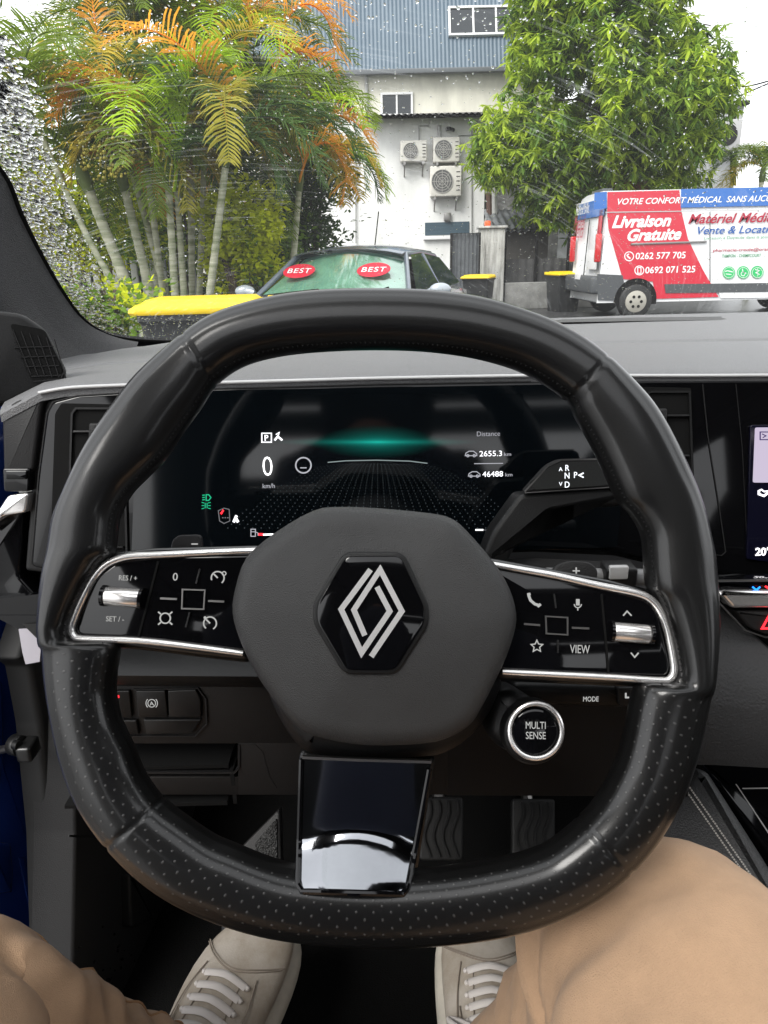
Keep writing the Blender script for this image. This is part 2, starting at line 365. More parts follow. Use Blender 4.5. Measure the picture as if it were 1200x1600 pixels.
# spokes
def tube_on(mb, pts, pl, h, r, seg=12, sq=1.0): mb.tube([pl.P(x, y, h) for x, y in pts], r, seg)
LC = [(404,860),(330,863),(250,867),(205,869),(180,875),(162,885),(145,905),(128,937),(116,965),(111,982),(116,994),(130,998),(216,1001),(290,1009),(380,1021)]
RC = [(770,882),(820,891),(870,900),(936,915),(988,925),(1013,934),(1030,952),(1043,985),(1052,1030),(1053,1050),(1046,1061),(1030,1063),(951,1058),(870,1054),(785,1050)]
lback = [(404,864),(250,868),(182,876),(150,900),(114,978),(120,995),(216,999),(390,1020)]
rback = [(765,884),(936,915),(1012,936),(1030,956),(1050,1040),(1044,1058),(951,1056),(780,1048)]
for side, (cc, bk) in enumerate(((LC, lback), (RC, rback))):
    sp = MB(); sp.pslab(bk, WP, -.018, -.002, .002, .004); spoke = sp.obj('button_panel' if side == 0 else 'button_panel', M['gloss'], wheel)
    ch = MB(); pts = spl2(cc, 4); ch.tube([WP.P(x, y, -.0015) for x, y in pts], [.0016+.0006*math.sin(i/len(pts)*math.pi) for i in range(len(pts))], 12); ch.obj('chrome_edge', M['chrome'], spoke)
    back = MB(); ex = inset(ccw([WP.px(x, y, -.02) for x, y in bk]), -.004); back.slab(rnd(ex, .005), WP, -.03, -.0045, .005); back.obj('spoke_backing', M['leather'], spoke)
    gl = MB(); H = -.0016
    if side == 0:
        gv = [(247,877),(236,920),(216,995)]; tw = (192, 933, 56); u0 = WP.unit(192, 933)
        gl.text('RES / +', WP, 200, 903, 8, H, rot=-3, wpx=28); gl.text('SET / -', WP, 180, 967, 8, H, rot=-3, wpx=28)
        gl.text('0', WP, 274, 901, 12, H, rot=-4)
        gl.arc(340, 903, 10, -50, 200, WP, H, 2); gl.stroke([(340,903),(334,897)], WP, H, 2.2); gl.arc(350, 896, 3, 0, 360, WP, H, 1.5, n=8)
        gl.arc(328, 974, 10, -60, 230, WP, H, 2); gl.stroke([(328,974),(322,968)], WP, H, 2.2); gl.disc(320, 965, 2, WP, H)
        gl.arc(258, 966, 8, 0, 360, WP, H, 2)
        for dx in (-1, 1):
            for dy in (-1, 1): gl.stroke([(258+dx*7, 966+dy*6.5), (258+dx*11, 966+dy*10)], WP, H, 2.2)
        sq = [(285,921),(320,922),(318,952),(284,951)]
        ln = [((250,935),(276,936)),((325,939),(350,940))]; lv = [((312,889),(306,912)),((296,957),(290,980))]
    else:
        gv = [(896+44,928),(946,990),(951,1052)]; tw = (986, 989, 58)
        gl.text('VIEW', WP, 906, 1014, 13, H, rot=-3, wpx=31)
        gl.stroke([(826,930),(829,938),(836,944),(843,946)], WP, H, 4.2); gl.stroke([(824,929),(829,928)], WP, H, 4); gl.stroke([(840,948),(845,944)], WP, H, 4)
        gl.stroke([(903,936),(903,946)], WP, H, 5.5); gl.arc(903, 944, 5.5, 180, 360, WP, H, 1.5); gl.stroke([(903,949),(903,954)], WP, H, 1.6)
        star = []
        for k in range(10): a = R(-90+36*k); rr = 9.5 if k % 2 == 0 else 4.6; star.append((839+rr*math.cos(a), 1010+rr*math.sin(a)))
        gl.stroke(star, WP, H, 1.6, True)
        gl.stroke([(974,962),(980,955),(987,962)], WP, H, 2); gl.stroke([(986,1020),(992,1027),(998,1020)], WP, H, 2)
        sq = [(853,963),(887,965),(887,992),(854,990)]
        ln = [((819,975),(844,977)),((894,981),(921,982))]; lv = [((866,928),(869,950)),((872,1000),(872,1020))]
    gl.obj('button_symbols', M['glyph'], spoke, smooth=0)
    rd = MB(); rd.stroke(sq, WP, -.001, 2.2, True, thick=.0012)
    for a, b in ln: rd.stroke([a, b], WP, -.001, 3, thick=.0012)
    _split(rd, 'touch_ridge', M['steel'], spoke)
    rd = MB()
    for a, b in lv: rd.stroke([a, b], WP, -.001, 2.4, thick=.0012)
    _split(rd, 'button_divider', M['plastic2'], spoke)
    gr = MB(); gr.stroke(gv, WP, -.0012, 3, thick=.001); gr.obj('panel_gap', M['dark'], spoke)
    tx, ty, tl = tw; u = WP.unit(tx, ty, -.002); c0 = WP.P(tx, ty, -.001); ax = (WP.P(tx+10, ty+.8, -.001)-WP.P(tx, ty, -.001)).normalized()
    rl = MB(); rl.cyl(c0, ax, .0052, tl*u, 28, bev=.0012); ro_ = rl.obj('thumb_roller', M['chrome'], spoke, smooth=40)
    ec = MB(); ec.cyl(c0-ax*(tl*u/2+.0006), ax, .0058, .0016, 20); ec.cyl(c0+ax*(tl*u/2+.0006), ax, .0058, .0016, 20); _split(ec, 'roller_collar', M['gloss'], ro_)
# bottom spoke plate: a curved strip, its lower end turning up to mirror sky through the roof gap
mb = MB(); rows = []; NR = 22
def plate(t, s, lift=0):   # t 0 top..1 bottom ; s 0..1 left-right
    xl = 471+(465-471)*t; xr = 673+(636-673)*t; y = 1186+(1393-1186)*t
    if t > .93:
        q = (t-.93)/.07; e = 7*q*q; xl += e; xr -= e
    q_ = max(0, t-.47-.14*(2*s-1)**2); h = -.004+.0725*.60*(q_-.07 if q_ > .14 else q_*q_/.28) - .0030*(2*s-1)**2*(1-t*.6) + lift
    return WP.P(xl+(xr-xl)*s, y+7*s*(1-.4*t), h)
for i in range(NR+1): rows.append([plate(i/NR, k/14) for k in range(15)])
bot = [[p-WP.n*.004 for p in r_] for r_ in rows]
ringsP = [r_ + b_[::-1] for r_, b_ in zip(rows, bot)]; mb.loft(ringsP); 
M['gloss2'] = mat('smudged_black_mirror', (.30, .31, .33), .07, metal=1, var=(22, .12))
plate_o = mb.obj('lower_spoke', M['gloss2'], wheel, smooth=50)
mb = MB(); edge = [plate(i/NR, 0, .0004) for i in range(NR)]+[plate(1, k/14, .0004) for k in range(15)]+[plate(1-i/NR, 1, .0004) for i in range(NR)]
mb.tube(edge, .0016, 8); mb.obj('spoke_edge', M['gloss'], plate_o)
mb = MB(); mb.stroke([(472,1184),(560,1188),(674,1191)], WP, -.0035, 4, thick=.004); mb.obj('joint_strip', M['steel'], plate_o)
mb = MB(); mb.slab(rnd([WP.px(x, y, -.02) for x, y in [(462,1180),(684,1186),(650,1402),(458,1392)]], .006), WP, -.05, -.030, .004); mb.obj('spoke_core', M['leather'], plate_o)
# round drive-mode button on its pod
mb = MB(); c0 = WP.P(833, 1141, -.006); uu = WP.unit(833, 1141)
mb.cyl(WP.P(830, 1141, -.02), WP.n, 52*uu, .018, 40, bev=.005); mb.pslab([(770,1085),(800,1075),(870,1120),(850,1190),(790,1180),(760,1150)], WP, -.05, -.02, .01, .01)
pod = mb.obj('button_pod', M['plastic'], wheel)
mb = MB(); mb.cyl(c0+WP.n*.001, WP.n, 38*uu, .012, 40, bev=.002); b_ = mb.obj('round_button', M['gloss'], pod)
mb = MB(); mb.tube([WP.P(837+41*math.cos(2*math.pi*k/48), 1142+43*math.sin(2*math.pi*k/48), .002) for k in range(48)], .0013, 10, loop=True, caps=False); mb.obj('chrome_ring', M['chrome'], pod)
mb = MB(); mb.text('MULTI', WP, 837, 1133, 11, .0078, rot=-2, wpx=31); mb.text('SENSE', WP, 837, 1149, 11, .0078, rot=-2, wpx=31); mb.obj('button_lettering', M['glyph'], pod, smooth=0)
# paddles behind the wheel
mb = MB(); PB = facing(Q(300, 850, .43), 24)
mb.pslab([(262,870),(270,842),(280,836),(314,835),(316,870)], PB, -.004, 0, .001, .003); pd = mb.obj('shift_paddle', M['plastic2'], wheel)
mb = MB(); mb.stroke([(299,850),(309,850)], PB, .0006, 2); mb.obj('minus_mark', M['glyph'], pd, smooth=0)
mb = MB(); mb.pslab([(860,895),(870,883),(890,876),(922,878),(935,890),(932,920),(870,915)], PB, -.004, 0, .0012, .004); pd = mb.obj('shift_paddle', M['plastic2'], wheel)
mb = MB(); mb.stroke([(895,892),(906,892)], PB, .0006, 2); mb.stroke([(900.5,886.5),(900.5,897.5)], PB, .0006, 2); mb.obj('plus_mark', M['glyph'], pd, smooth=0)
# column behind the wheel
colm = thing('steering_column', WP.w(0, 0, -.06), 'dark plastic steering column shroud between the wheel hub and the knee panel', 'steering column')
mb = MB(); c1 = WP.w(0, -.01, -.035); mb.cyl(c1-WP.n*.06, WP.n, .062, .10, 32, bev=.01, r2=.056); mb.obj('shroud', M['plastic'], colm)
# wiper stalk (right of column) and mode stalk
stalk = thing('wiper_stalk', Q(900, 900, .46), 'grey column stalk with ribbed collar poking out right of the plus paddle', 'control stalk')
mb = MB(); a = Q(850, 900, .46); b = Q(1040, 902, .465); ax = (b-a).normalized(); mb.cyl((a+b)/2, ax, .0055, (b-a).length, 20, bev=.002); mb.obj('lever', mat('stalk_grey', (.16, .16, .16), .35), stalk)
mb = MB(); mb.box(Q(966, 896, .458), (.010, .008, .0065), bev=.002); mb.obj('collar', M['plastic'], stalk)
mb = MB(); mb.box(Q(966, 894, .450), (.006, .002, .0045), bev=.001); mb.obj('roller', mat('stalk_light', (.4, .4, .4), .35), stalk)
ms = thing('media_stalk', Q(920, 1095, .47), 'short black control pod marked MODE under the right spoke', 'control stalk')
PM = facing(Q(920, 1095, .455), 12)
mb = MB(); mb.pslab([(800,1068),(960,1070),(985,1078),(990,1105),(960,1108),(800,1100)], PM, -.03, 0, .004, .006); mb.obj('pod', M['plastic'], ms)
mb = MB(); mb.pslab([(964,1074),(992,1074),(992,1104),(967,1104)], PM, -.01, .003, .001, .002); mb.obj('rocker', M['plastic2'], ms)
mb = MB(); mb.text('MODE', PM, 923, 1092, 8, .0005, rot=-1, wpx=24); mb.stroke([(978,1083),(978,1090),(983,1090)], PM, .0035, 2.4); mb.obj('lettering', M['glyph'], ms, smooth=0)
# ============================================================ GEAR SELECTOR STALK
PG = facing(Q(880, 742, .50), 14)
gs = thing('gear_selector', PG.P(880, 742), 'black gear selector stalk with R N D P letters right of the driver display', 'gear lever')
mb = MB(); mb.pslab([(818,770),(856,728),(876,718),(975,716),(985,758),(930,762)], PG, -.012, 0, .0015, .004); gh = mb.obj('grip', M['plastic2'], gs)
mb = MB(); mb.stroke([(820,768),(857,728),(877,718.5),(975,716.5)], PG, .0006, 2.2); mb.stroke([(820,770),(930,763),(985,759)], PG, .0006, 1.6); mb.obj('bright_edge', M['steel'], gh)
mb = MB(); mb.pslab([(826,724+30),(862,729),(880,722),(970,721),(975,756),(925,760),(835,765)], PG, -.001, .0004, 0, .002); mb.obj('speckled_inlay', mat('speckled_black', (.02, .021, .02), .5, var=(1500, .6)), gh)
mb = MB()
for s_, x, y in (('R',886,731),('N',886,743),('D',886,757),('P',899,742)): mb.text(s_, PG, x, y, 9.5, .0006, sx=.85)
mb.stroke([(912,739),(905,742.5),(912,746)], PG, .0007, 2); mb.text('A', PG, 876, 733, 6, .0006); mb.text('V', PG, 876, 756, 6, .0006); mb.obj('gear_letters', M['glyph_hi'], gh, smooth=0)
mb = MB(); mb.pslab([(812,772),(925,764),(985,762),(985,790),(860,800),(815,840),(790,885),(750,880),(770,830)], PG, -.03, -.004, .004, .004); mb.obj('arm', M['plastic'], gs)
# ============================================================ DASHBOARD
dash = thing('dashboard', Q(600, 800, .6), 'grey padded dashboard with one long gloss black screen housing and black knee panel', 'dashboard')
PD = facing(Q(580, 720, .565), 12)
# soft top: rows from the lip over the screens to the glass
EX = [-20, 60, 110, 160, 250, 340, 450, 600, 830, 960, 1100, 1300, 1600]
lip = [(0,648),(62,615),(100,608),(140,605),(250,601),(340,599),(450,596),(600,592),(830,588),(960,588),(1100,588),(1300,587),(1700,586)]
far = [(60,560),(110,556),(150,552),(190,545),(225,541),(300,530),(400,518),(560,508),(760,500),(900,496),(1000,492),(1220,487),(1500,480)]
L0 = [PD.P(x, y, 0) for x, y in lip]; Lf = [at(x, y, 1.2) if i > 3 else at(x, y, 1.02+.045*i) for i, (x, y) in enumerate(far)]
def toprow(t, dz): return [a*(1-t)+b*t+V3((0, 0, dz)) for a, b in zip(L0, Lf)]
prof = [(0, -.006), (.0, .0), (.008, .0022), (.03, .0035), (.10, .004), (.2, .004), (.32, .004), (.33, .001), (.34, .001), (.35, .0045), (.5, .005), (.65, .003), (.8, .001), (.9, 0), (1, 0), (1.06, -.012)]
mb = MB(); mb.loft([toprow(t, dz) for t, dz in prof], closed=False, caps=False); top = mb.obj('padded_top', M['dash'], dash, smooth=60)
mb = MB(); mb.tube([p+V3((0, -.0015, .0008)) for p in spline(L0[1:], 4)], .0013, 8); mb.obj('front_edge_highlight', mat('pale_highlight', (.5, .5, .5), .3), top)  # pale strip paints the bright highlight along the lip
# vent slot towards the glass and a raised speaker-like strip
mb = MB(); mb.loft([[at(x, y, 1.13)+V3((0, 0, .004)) for x, y in ((880,503),(1000,500),(1200,498),(1450,496))], [at(x, y, 1.05)+V3((0, 0, .004)) for x, y in ((830,509),(1000,506),(1200,504),(1450,502))]], closed=False, caps=False); mb.obj('demister_slot', mat('perforated_dark', (.05, .05, .05), .6, bump=(700, 1, .001, 'v')), top)
# left end block
mb = MB(); PE = PD
mb.pslab([(2,645),(20,628),(64,612),(70,616),(64,640),(52,735),(40,745),(5,745)], PE, -.12, -.002, .003, .004); mb.obj('end_block', M['plastic2'], dash)
mb = MB(); mb.pslab([(4,732),(46,732),(44,768),(6,768)], PE, -.05, .001, .001, .002); mb.pslab([(8,735),(42,735),(41,749),(9,749)], PE, 0, .003, .001, .001); _split(mb, 'end_vent', M['gloss'], dash)
mb = MB(); mb.pslab([(-30,830),(-5,800),(12,774),(44,770),(40,801),(6,806)], PE, -.03, .001, .002, .003); mb.obj('end_trim', M['chrome'], dash)
mb = MB(); mb.pslab([(-60,815),(36,800),(30,900),(60,935),(-60,940)], PE, -.10, -.01, .003, .003); mb.obj('end_lower', M['gloss'], dash)
mb = MB(); mb.pslab([(-20,938),(80,926),(80,952),(66,962),(-20,962)], PE, -.02, .001, 0, 0); mb.pslab([(-12,962),(66,962),(64,982),(30,984),(8,972)], PE, -.02, .003, 0, 0); mb.obj('side_trim', M['gloss'], dash); mb = MB(); mb.pslab([(29,983),(66,981),(62,1034),(40,1038),(35,1020)], PE, -.02, .004, 0, 0)
mb.obj('faceted_trim', mat('dark_bright_trim', (.42, .40, .44), .3, metal=.3), dash)
# housing of the screens
hz = [(38,892),(50,740),(62,640),(72,622),(110,612),(250,605),(340,602),(600,595),(830,591),(1400,588),(1400,925),(1130,905),(960,872),(830,868),(600,880),(300,900),(75,897)]
mb = MB(); mb.pslab(hz, PD, -.05, -.008, .003, .004); mb.obj('housing_frame', M['plastic'], dash)
sc = [(48,885),(60,742),(73,645),(82,628),(120,618),(250,610),(340,607),(600,600),(830,596),(1400,593),(1400,915),(1130,898),(960,864),(830,861),(600,872),(300,890),(80,890)]
mb = MB(); mb.pslab(sc, PD, -.02, 0, .002, .004); hous = mb.obj('screen_housing', M['gloss'], dash)
mb = MB(); mb.stroke(sc[:9], PD, .0004, 1.4); mb.obj('housing_edge', M['plastic2'], hous)
# side vents with slats
def vent(x0, y0, x1, y1, sl, tab):
    v = MB(); v.pslab([(x0-26,y1),(x0-18,y0+8),(x0-8,y0-8),(x1+2,y0-6),(x1+8,y1)], PD, -.001, .0008, 0, .002); v.obj('vent_recess', M['dark'], dash)
    v = MB(); v.stroke([(x0,y1),(x0+8,y0+8),(x0+14,y0),(x1,y0),(x1+6,y1)], PD, .003, 3, thick=.003); vo = v.obj('air_vent', M['plastic'], dash)
    v = MB()
    for k in range(sl):
        y = y0+(y1-y0)*(k+.6)/sl; v.pslab([(x0+10,y-2),(x1,y-2),(x1,y+2),(x0+8,y+2)], PD, -.001, .004, .001)
    _split(v, 'slat', M['plastic'], vo)
    v = MB(); x, y = tab; v.pslab([(x,y),(x+18,y),(x+16,y+45),(x-2,y+45)], PD, 0, .009, .002, .002); v.obj('vent_tab', M['plastic2'], vo)
vent(104, 638, 192, 880, 4, (138, 661)); vent(1002, 612, 1078, 800, 3, (1026, 638))
mb = MB(); mb.stroke([(1098,600),(1106,680),(1122,780),(1134,862),(1128,868),(1112,866)], PD, .0008, 1.5); mb.stroke([(1150,600),(1160,700),(1168,860)], PD, .0004, .8); mb.obj('panel_seam', M['plastic2'], hous)
# driver display
dd = MB(); dd.pslab([(215,612),(850,601),(985,607),(965,855),(205,875)], PD, .0004, .0012, 0, .004); disp = dd.obj('driver_display', mat('display_glass', (.002, .003, .004), .06), dash)
H = .0016
g = MB(); g.text('0', PD, 418, 728, 31, H, sx=.82, bold=-.012); g.obj('speed_figure', emis('white_hi', (1, 1, 1), .9), disp, smooth=0)
g = MB(); g.text('P', PD, 416, 684, 9, H, bold=.01); g.stroke([(409,677),(424,677),(424,691),(409,691)], PD, H, 1.6, True)
g.stroke([(429,688),(434,682),(441,688)], PD, H, 3); g.stroke([(431,679),(436,676),(434,683)], PD, H, 1.6)
g.text('2655.3', PD, 767, 708.5, 8.5, H, bold=-.004, wpx=35); g.text('46488', PD, 770, 740.5, 8.5, H, bold=-.004, wpx=32)
g.stroke([(365,816),(368,809),(372,816)], PD, H, 4); g.disc(369, 807, 2, PD, H); g.obj('bright_readouts', emis('white_text', (.95, .95, 1), .65), disp, smooth=0)
g = MB(); g.text('Distance', PD, 763, 677.5, 7.5, H, wpx=36, bold=-.008); g.text('km', PD, 793, 709.5, 5.5, H, wpx=11); g.text('km', PD, 795, 741.5, 5.5, H, wpx=11); g.text('km/h', PD, 420, 759, 7, H, wpx=19)
for x, y in ((736, 709), (741, 741)): g.stroke([(x-9,y+3),(x-8,y-1),(x-3,y-4),(x+4,y-4),(x+9,y),(x+9,y+3)], PD, H, 1.3, True); g.arc(x-5, y+3, 2, 0, 360, PD, H, 1, n=8); g.arc(x+5, y+3, 2, 0, 360, PD, H, 1, n=8)
g.stroke([(741,724.5),(786,724)], PD, H, 1.2); g.arc(474, 727, 12, 0, 360, PD, H, 2.2); g.stroke([(469,731),(479,731)], PD, H, 1.6)
g.stroke([(392,827),(392,838),(399,838),(399,827)], PD, H, 1.3, True); g.stroke([(392,831),(399,831)], PD, H, 1); g.stroke([(399,831),(403,833),(403,837)], PD, H, 1)
g.obj('grey_readouts', emis('grey_text', (.5, .5, .55), .32), disp, smooth=0)
g = MB(); g.stroke([(345,803),(349,797)], PD, H, 2.6); g.stroke([(404,835),(411,835)], PD, H, 3.4); g.obj('red_marks', M['red_led'], disp, smooth=0)
g = MB(); g.stroke([(411,835.5),(427,835)], PD, H, 2.6); g.stroke([(743,828),(755,828)], PD, H, 2.2); g.obj('fuel_bar', emis('white_bar', (1, 1, 1), .8), disp, smooth=0)
g = MB(); g.stroke([(755,828),(768,829)], PD, H, 1); g.stroke([(341,798),(350,794),(358,796),(359,814),(350,818),(343,814)], PD, H, 1.2, True)
for k in range(3): g.stroke([(347+k*4,809),(349+k*4,809)], PD, H, 1.6)
g.obj('seat_outline', emis('dim_text', (.3, .3, .32), .2), disp, smooth=0)
g = MB()
for k in range(3): g.stroke([(316,774+k*3.6),(320,773.5+k*3.6)], PD, H, 1.5)
g.stroke([(322,773),(322,782),(326,782),(329.5,777.5),(326,773)], PD, H, 1.5, True)
for s_ in (-1, 1): g.stroke([(322+s_*1.5,786),(322+s_*1.5,794)], PD, H, 1.2); [g.stroke([(322+s_*3,786+k*4),(322+s_*7,785+k*5)], PD, H, 1.2) for k in range(3)]
g.obj('green_lamp_symbols', M['green_led'], disp, smooth=0)
def glow_mat():
    m, t, b = nodes('screen_glow'); N = t.nodes.new; L = t.links.new
    uv = N('ShaderNodeUVMap'); sp = N('ShaderNodeSeparateXYZ'); L(uv.outputs[0], sp.inputs[0])
    def gs(sx, sy):
        q = []
        for o_, s_ in ((0, sx), (1, sy)):
            a = N('ShaderNodeMath'); a.operation = 'MULTIPLY'; a.inputs[1].default_value = s_; L(sp.outputs[o_], a.inputs[0])
            c = N('ShaderNodeMath'); c.operation = 'POWER'; c.inputs[1].default_value = 2; ab_ = N('ShaderNodeMath'); ab_.operation = 'ABSOLUTE'; L(a.outputs[0], ab_.inputs[0]); L(ab_.outputs[0], c.inputs[0]); q.append(c.outputs[0])
        s = N('ShaderNodeMath'); L(q[0], s.inputs[0]); L(q[1], s.inputs[1]); r = N('ShaderNodeMath'); r.operation = 'SQRT'; L(s.outputs[0], r.inputs[0])
        n_ = N('ShaderNodeMath'); n_.operation = 'MULTIPLY'; n_.inputs[1].default_value = -1; L(r.outputs[0], n_.inputs[0]); e = N('ShaderNodeMath'); e.operation = 'EXPONENT'; L(n_.outputs[0], e.inputs[0]); return e.outputs[0]
    a, c = gs(5.6, 6.5), gs(4.2, 34)
    k = N('ShaderNodeMath'); k.operation = 'MULTIPLY_ADD'; k.inputs[1].default_value = 1.6; L(c, k.inputs[0]); L(a, k.inputs[2])
    
    sc_ = N('ShaderNodeMath'); sc_.operation = 'MULTIPLY'; sc_.inputs[1].default_value = .14; L(k.outputs[0], sc_.inputs[0])
    s2 = N('ShaderNodeMath'); s2.operation = 'SUBTRACT'; s2.inputs[1].default_value = .014; s2.use_clamp = True; L(sc_.outputs[0], s2.inputs[0]); t.nodes.remove(b); em = N('ShaderNodeEmission'); em.inputs[0].default_value = (.01, .46, .36, 1); L(s2.outputs[0], em.inputs[1]); tp_ = N('ShaderNodeBsdfTransparent'); ad_ = N('ShaderNodeAddShader'); L(em.outputs[0], ad_.inputs[0]); L(tp_.outputs[0], ad_.inputs[1]); L(ad_.outputs[0], t.nodes['Material Output'].inputs[0])
    return m
g = MB(); g.U = []
for i in range(2):
    for k in range(2): g.V.append(PD.P(588+(-1, 1)[k]*230, 690+(-1, 1)[i]*75, .0014)); g.U.append(((-1, 1)[k], (-1, 1)[i]))
g.F = [(0, 2, 3, 1)]; g.M = [0]; g.obj('teal_glow', glow_mat(), disp, smooth=0)
g = MB(); g.stroke([(512,722.5),(540,720),(588,719),(640,720.5),(668,724)], PD, H, 1.5); g.obj('horizon_arc', emis('arc_grey', (.25, .30, .30), .35), disp, smooth=0)
g = MB()
for r_ in range(26):
    t = r_/25; y = 725+t**1.5*100; sp_ = 5+t*8; hw = min(70+170*t, 60+t*250)
    for k in range(-int(hw/sp_), int(hw/sp_)+1): x = 590+k*sp_; a, b = PD.px(x, y, H); s_ = .00016+.00016*t; g.add([PD.w(a-s_, b-s_, H), PD.w(a+s_, b-s_, H), PD.w(a+s_, b+s_, H), PD.w(a-s_, b+s_, H)], [(0, 1, 2, 3)])
tag(g.obj('dotted_floor_graphic', emis('dot_grey', (.2, .24, .26), .16), disp, smooth=0), kind='stuff')
# centre screen
cs = MB(); cs.pslab([(1173,664),(1420,662),(1420,905),(1167,874)], PD, .0005, .0025, .0005, .002); cso = cs.obj('centre_screen', mat('centre_glass', (.004, .004, .012), .1), dash)
g = MB(); g.pslab([(1180,668),(1412,666),(1412,754),(1176.5,754)], PD, .003, .0034, 0, .0015); g.obj('map_area', emis('lilac_map', (.50, .44, .56), .42), cso, smooth=0)
g = MB(); g.text('20°', PD, 1180, 862, 12, .0032, align='LEFT', bold=.015); g.stroke([(1186,766),(1186,772),(1194,775),(1200,770),(1210,772)], PD, .0032, 3); g.stroke([(1186,767),(1190,765),(1194,768),(1210,767)], PD, .0032, 2); g.obj('screen_readouts', emis('screen_white', (1, .97, 1), .9), cso, smooth=0)
g = MB(); g.stroke([(1188,675),(1204,675),(1204,687),(1188,687)], PD, .0042, 1.6, True); g.stroke([(1191,678),(1197,681),(1192,684)], PD, .0042, 1.4); g.obj('map_symbol', emis('violet_ink', (.05, .03, .12), .4), cso, smooth=0)
# ledge under the display, knee panel
mb = MB(); PL2 = facing(Q(700, 870, .54), 60)
mb.loft([[Q(x, y, .56) for x, y in ((300,880),(600,872),(835,862),(960,868),(1010,880))], [Q(x, y, .535) for x, y in ((300,893),(600,884),(835,872),(960,878),(1010,892))], [Q(x, y, .53) for x, y in ((300,925),(600,915),(835,900),(960,908),(1010,920))]], closed=False, caps=False); mb.obj('ledge', M['plastic2'], dash)
PK = facing(Q(400, 1120, .52), 3)
def strip(rows, name, m, par=dash, **k):
    b_ = MB(); b_.loft([[Q(x, y, d) for x, y in r_] for r_, d in rows], closed=False, caps=False); return b_.obj(name, m, par, **k)
strip([([(20,960),(400,960),(700,960),(1085,980)], .60), ([(60,1000),(400,1003),(700,1010),(1085,1010)], .545), ([(90,1020),(400,1022),(700,1030),(1085,1040)], .515), ([(110,1055),(400,1057),(700,1060),(1085,1070)], .502), ([(115,1068),(400,1070),(700,1075),(1085,1085)], .506), ([(115,1078),(400,1080),(700,1085),(1085,1095)], .525)], 'knee_roll', M['plastic'], smooth=60)
# knee panel with an opening for the cubby
def kp(mb, pts, h0=-.02, h1=0, bev=.001, r=.002, **k): mb.pslab(pts, PK, h0, h1, bev, r, **k)
mb = MB()
for pts in ([(100,1070),(700,1070),(700,1162),(372,1162),(120,1162)], [(372,1161),(700,1161),(700,1242),(372,1242)], [(120,1214),(373,1214),(373,1242),(125,1242)], [(699,1070),(1090,1070),(1075,1245),(699,1243)]): kp(mb, pts, bev=.0005, r=0)
kn = mb.obj('knee_panel', mat('warm_black_plastic', (.009, .0082, .008), .5, spec=.3, bump=(1200, .3, .0004, 'v')), dash)
mb = MB(); mb.box(PK.w(*PK.px(246, 1188, -.06), -.06), (.075, .003, .018)); mb.box(PK.w(*PK.px(246, 1216, -.03), -.03), (.062, .03, .0015)); mb.box(PK.w(*PK.px(246, 1160, -.03), -.03), (.062, .03, .0015)); mb.box(PK.w(*PK.px(376, 1188, -.03), -.03), (.0015, .03, .016)); mb.obj('cubby', M['dark'], kn)
mb = MB(); mb.stroke([(130,1208),(366,1208),(373,1200),(373,1165)], PK, .001, 3, thick=.003); mb.stroke([(372,1163),(398,1164),(410,1175),(421,1215),(432,1232)], PK, .0004, 1.6, thick=.001); mb.obj('cubby_lip', M['plastic2'], kn)
mb = MB()
for pts in ([(120,1080),(202,1080),(206,1122),(130,1122)], [(212,1080),(258,1080),(262,1121),(216,1121)], [(262,1080),(306,1078),(313,1092),(314,1122),(264,1121)], [(150,1126),(213,1126),(217,1148),(160,1148)], [(224,1125),(314,1125),(300,1146),(229,1148)]): kp(mb, pts, -.001, .003, .0008, .001)
_split(mb, 'switch_button', M['plastic'], kn)
mb = MB(); mb.stroke([(208,1078),(309,1076),(321,1092),(323,1132),(305,1151),(150,1151)], PK, .0015, 2, thick=.002); mb.obj('switch_frame', M['plastic2'], kn)
mb = MB(); mb.text('A', PK, 237, 1099, 7, .0032); mb.arc(237, 1099, 6, 0, 360, PK, .0032, 1.2); mb.arc(237, 1099, 9, -45, 45, PK, .0032, 1.2, n=6); mb.arc(237, 1099, 9, 135, 225, PK, .0032, 1.2, n=6); mb.arc(173, 1101, 6, -60, 60, PK, .0032, 1.2, n=6); mb.obj('brake_symbols', M['glyph'], kn, smooth=0)
mb = MB(); mb.stroke([(173,1088.5),(186,1088.5)], PK, .0032, 4); mb.obj('red_indicator', M['red_led'], kn, smooth=0)
# right of the wheel: climate bar, hazard switch, texture panel
PR = facing(Q(1160, 950, .52), 15)
mb = MB(); mb.pslab([(1085,908),(1400,905),(1400,940),(1150,950),(1108,925)], PR, -.03, -.002, .002, .003); mb.obj('climate_shelf', M['gloss'], dash)
mb = MB(); mb.pslab([(1122,924),(1400,922),(1400,948),(1146,951)], PR, -.01, .004, .003, .002); mb.obj('climate_bar', M['chrome'], dash)
mb = MB(); mb.stroke([(1080,908),(1400,905)], PR, .001, 2.5, thick=.002); mb.stroke([(1108,925),(1165,985),(1196,996),(1400,1000)], PR, .001, 2, thick=.002); mb.obj('shelf_edge', M['steel'], dash)
mb = MB(); mb.pslab([(1150,955),(1400,955),(1400,992),(1200,992),(1172,982)], PR, -.02, 0, .002, .003); hzd = mb.obj('hazard_panel', M['plastic2'], dash)
mb = MB(); mb.stroke([(1191,982),(1212,982),(1202,962)], PR, .0008, 3, True); mb.stroke([(1196,916),(1202,920),(1208,916)], PR, .005, 2.5); mb.obj('hazard_triangle', M['red_led'], hzd, smooth=0)
mb = MB(); mb.stroke([(1176,917),(1182,922),(1188,917)], PR, .0005, 2.4); mb.obj('cool_chevron', emis('blue_led', (.02, .25, 1), .8), hzd, smooth=0)
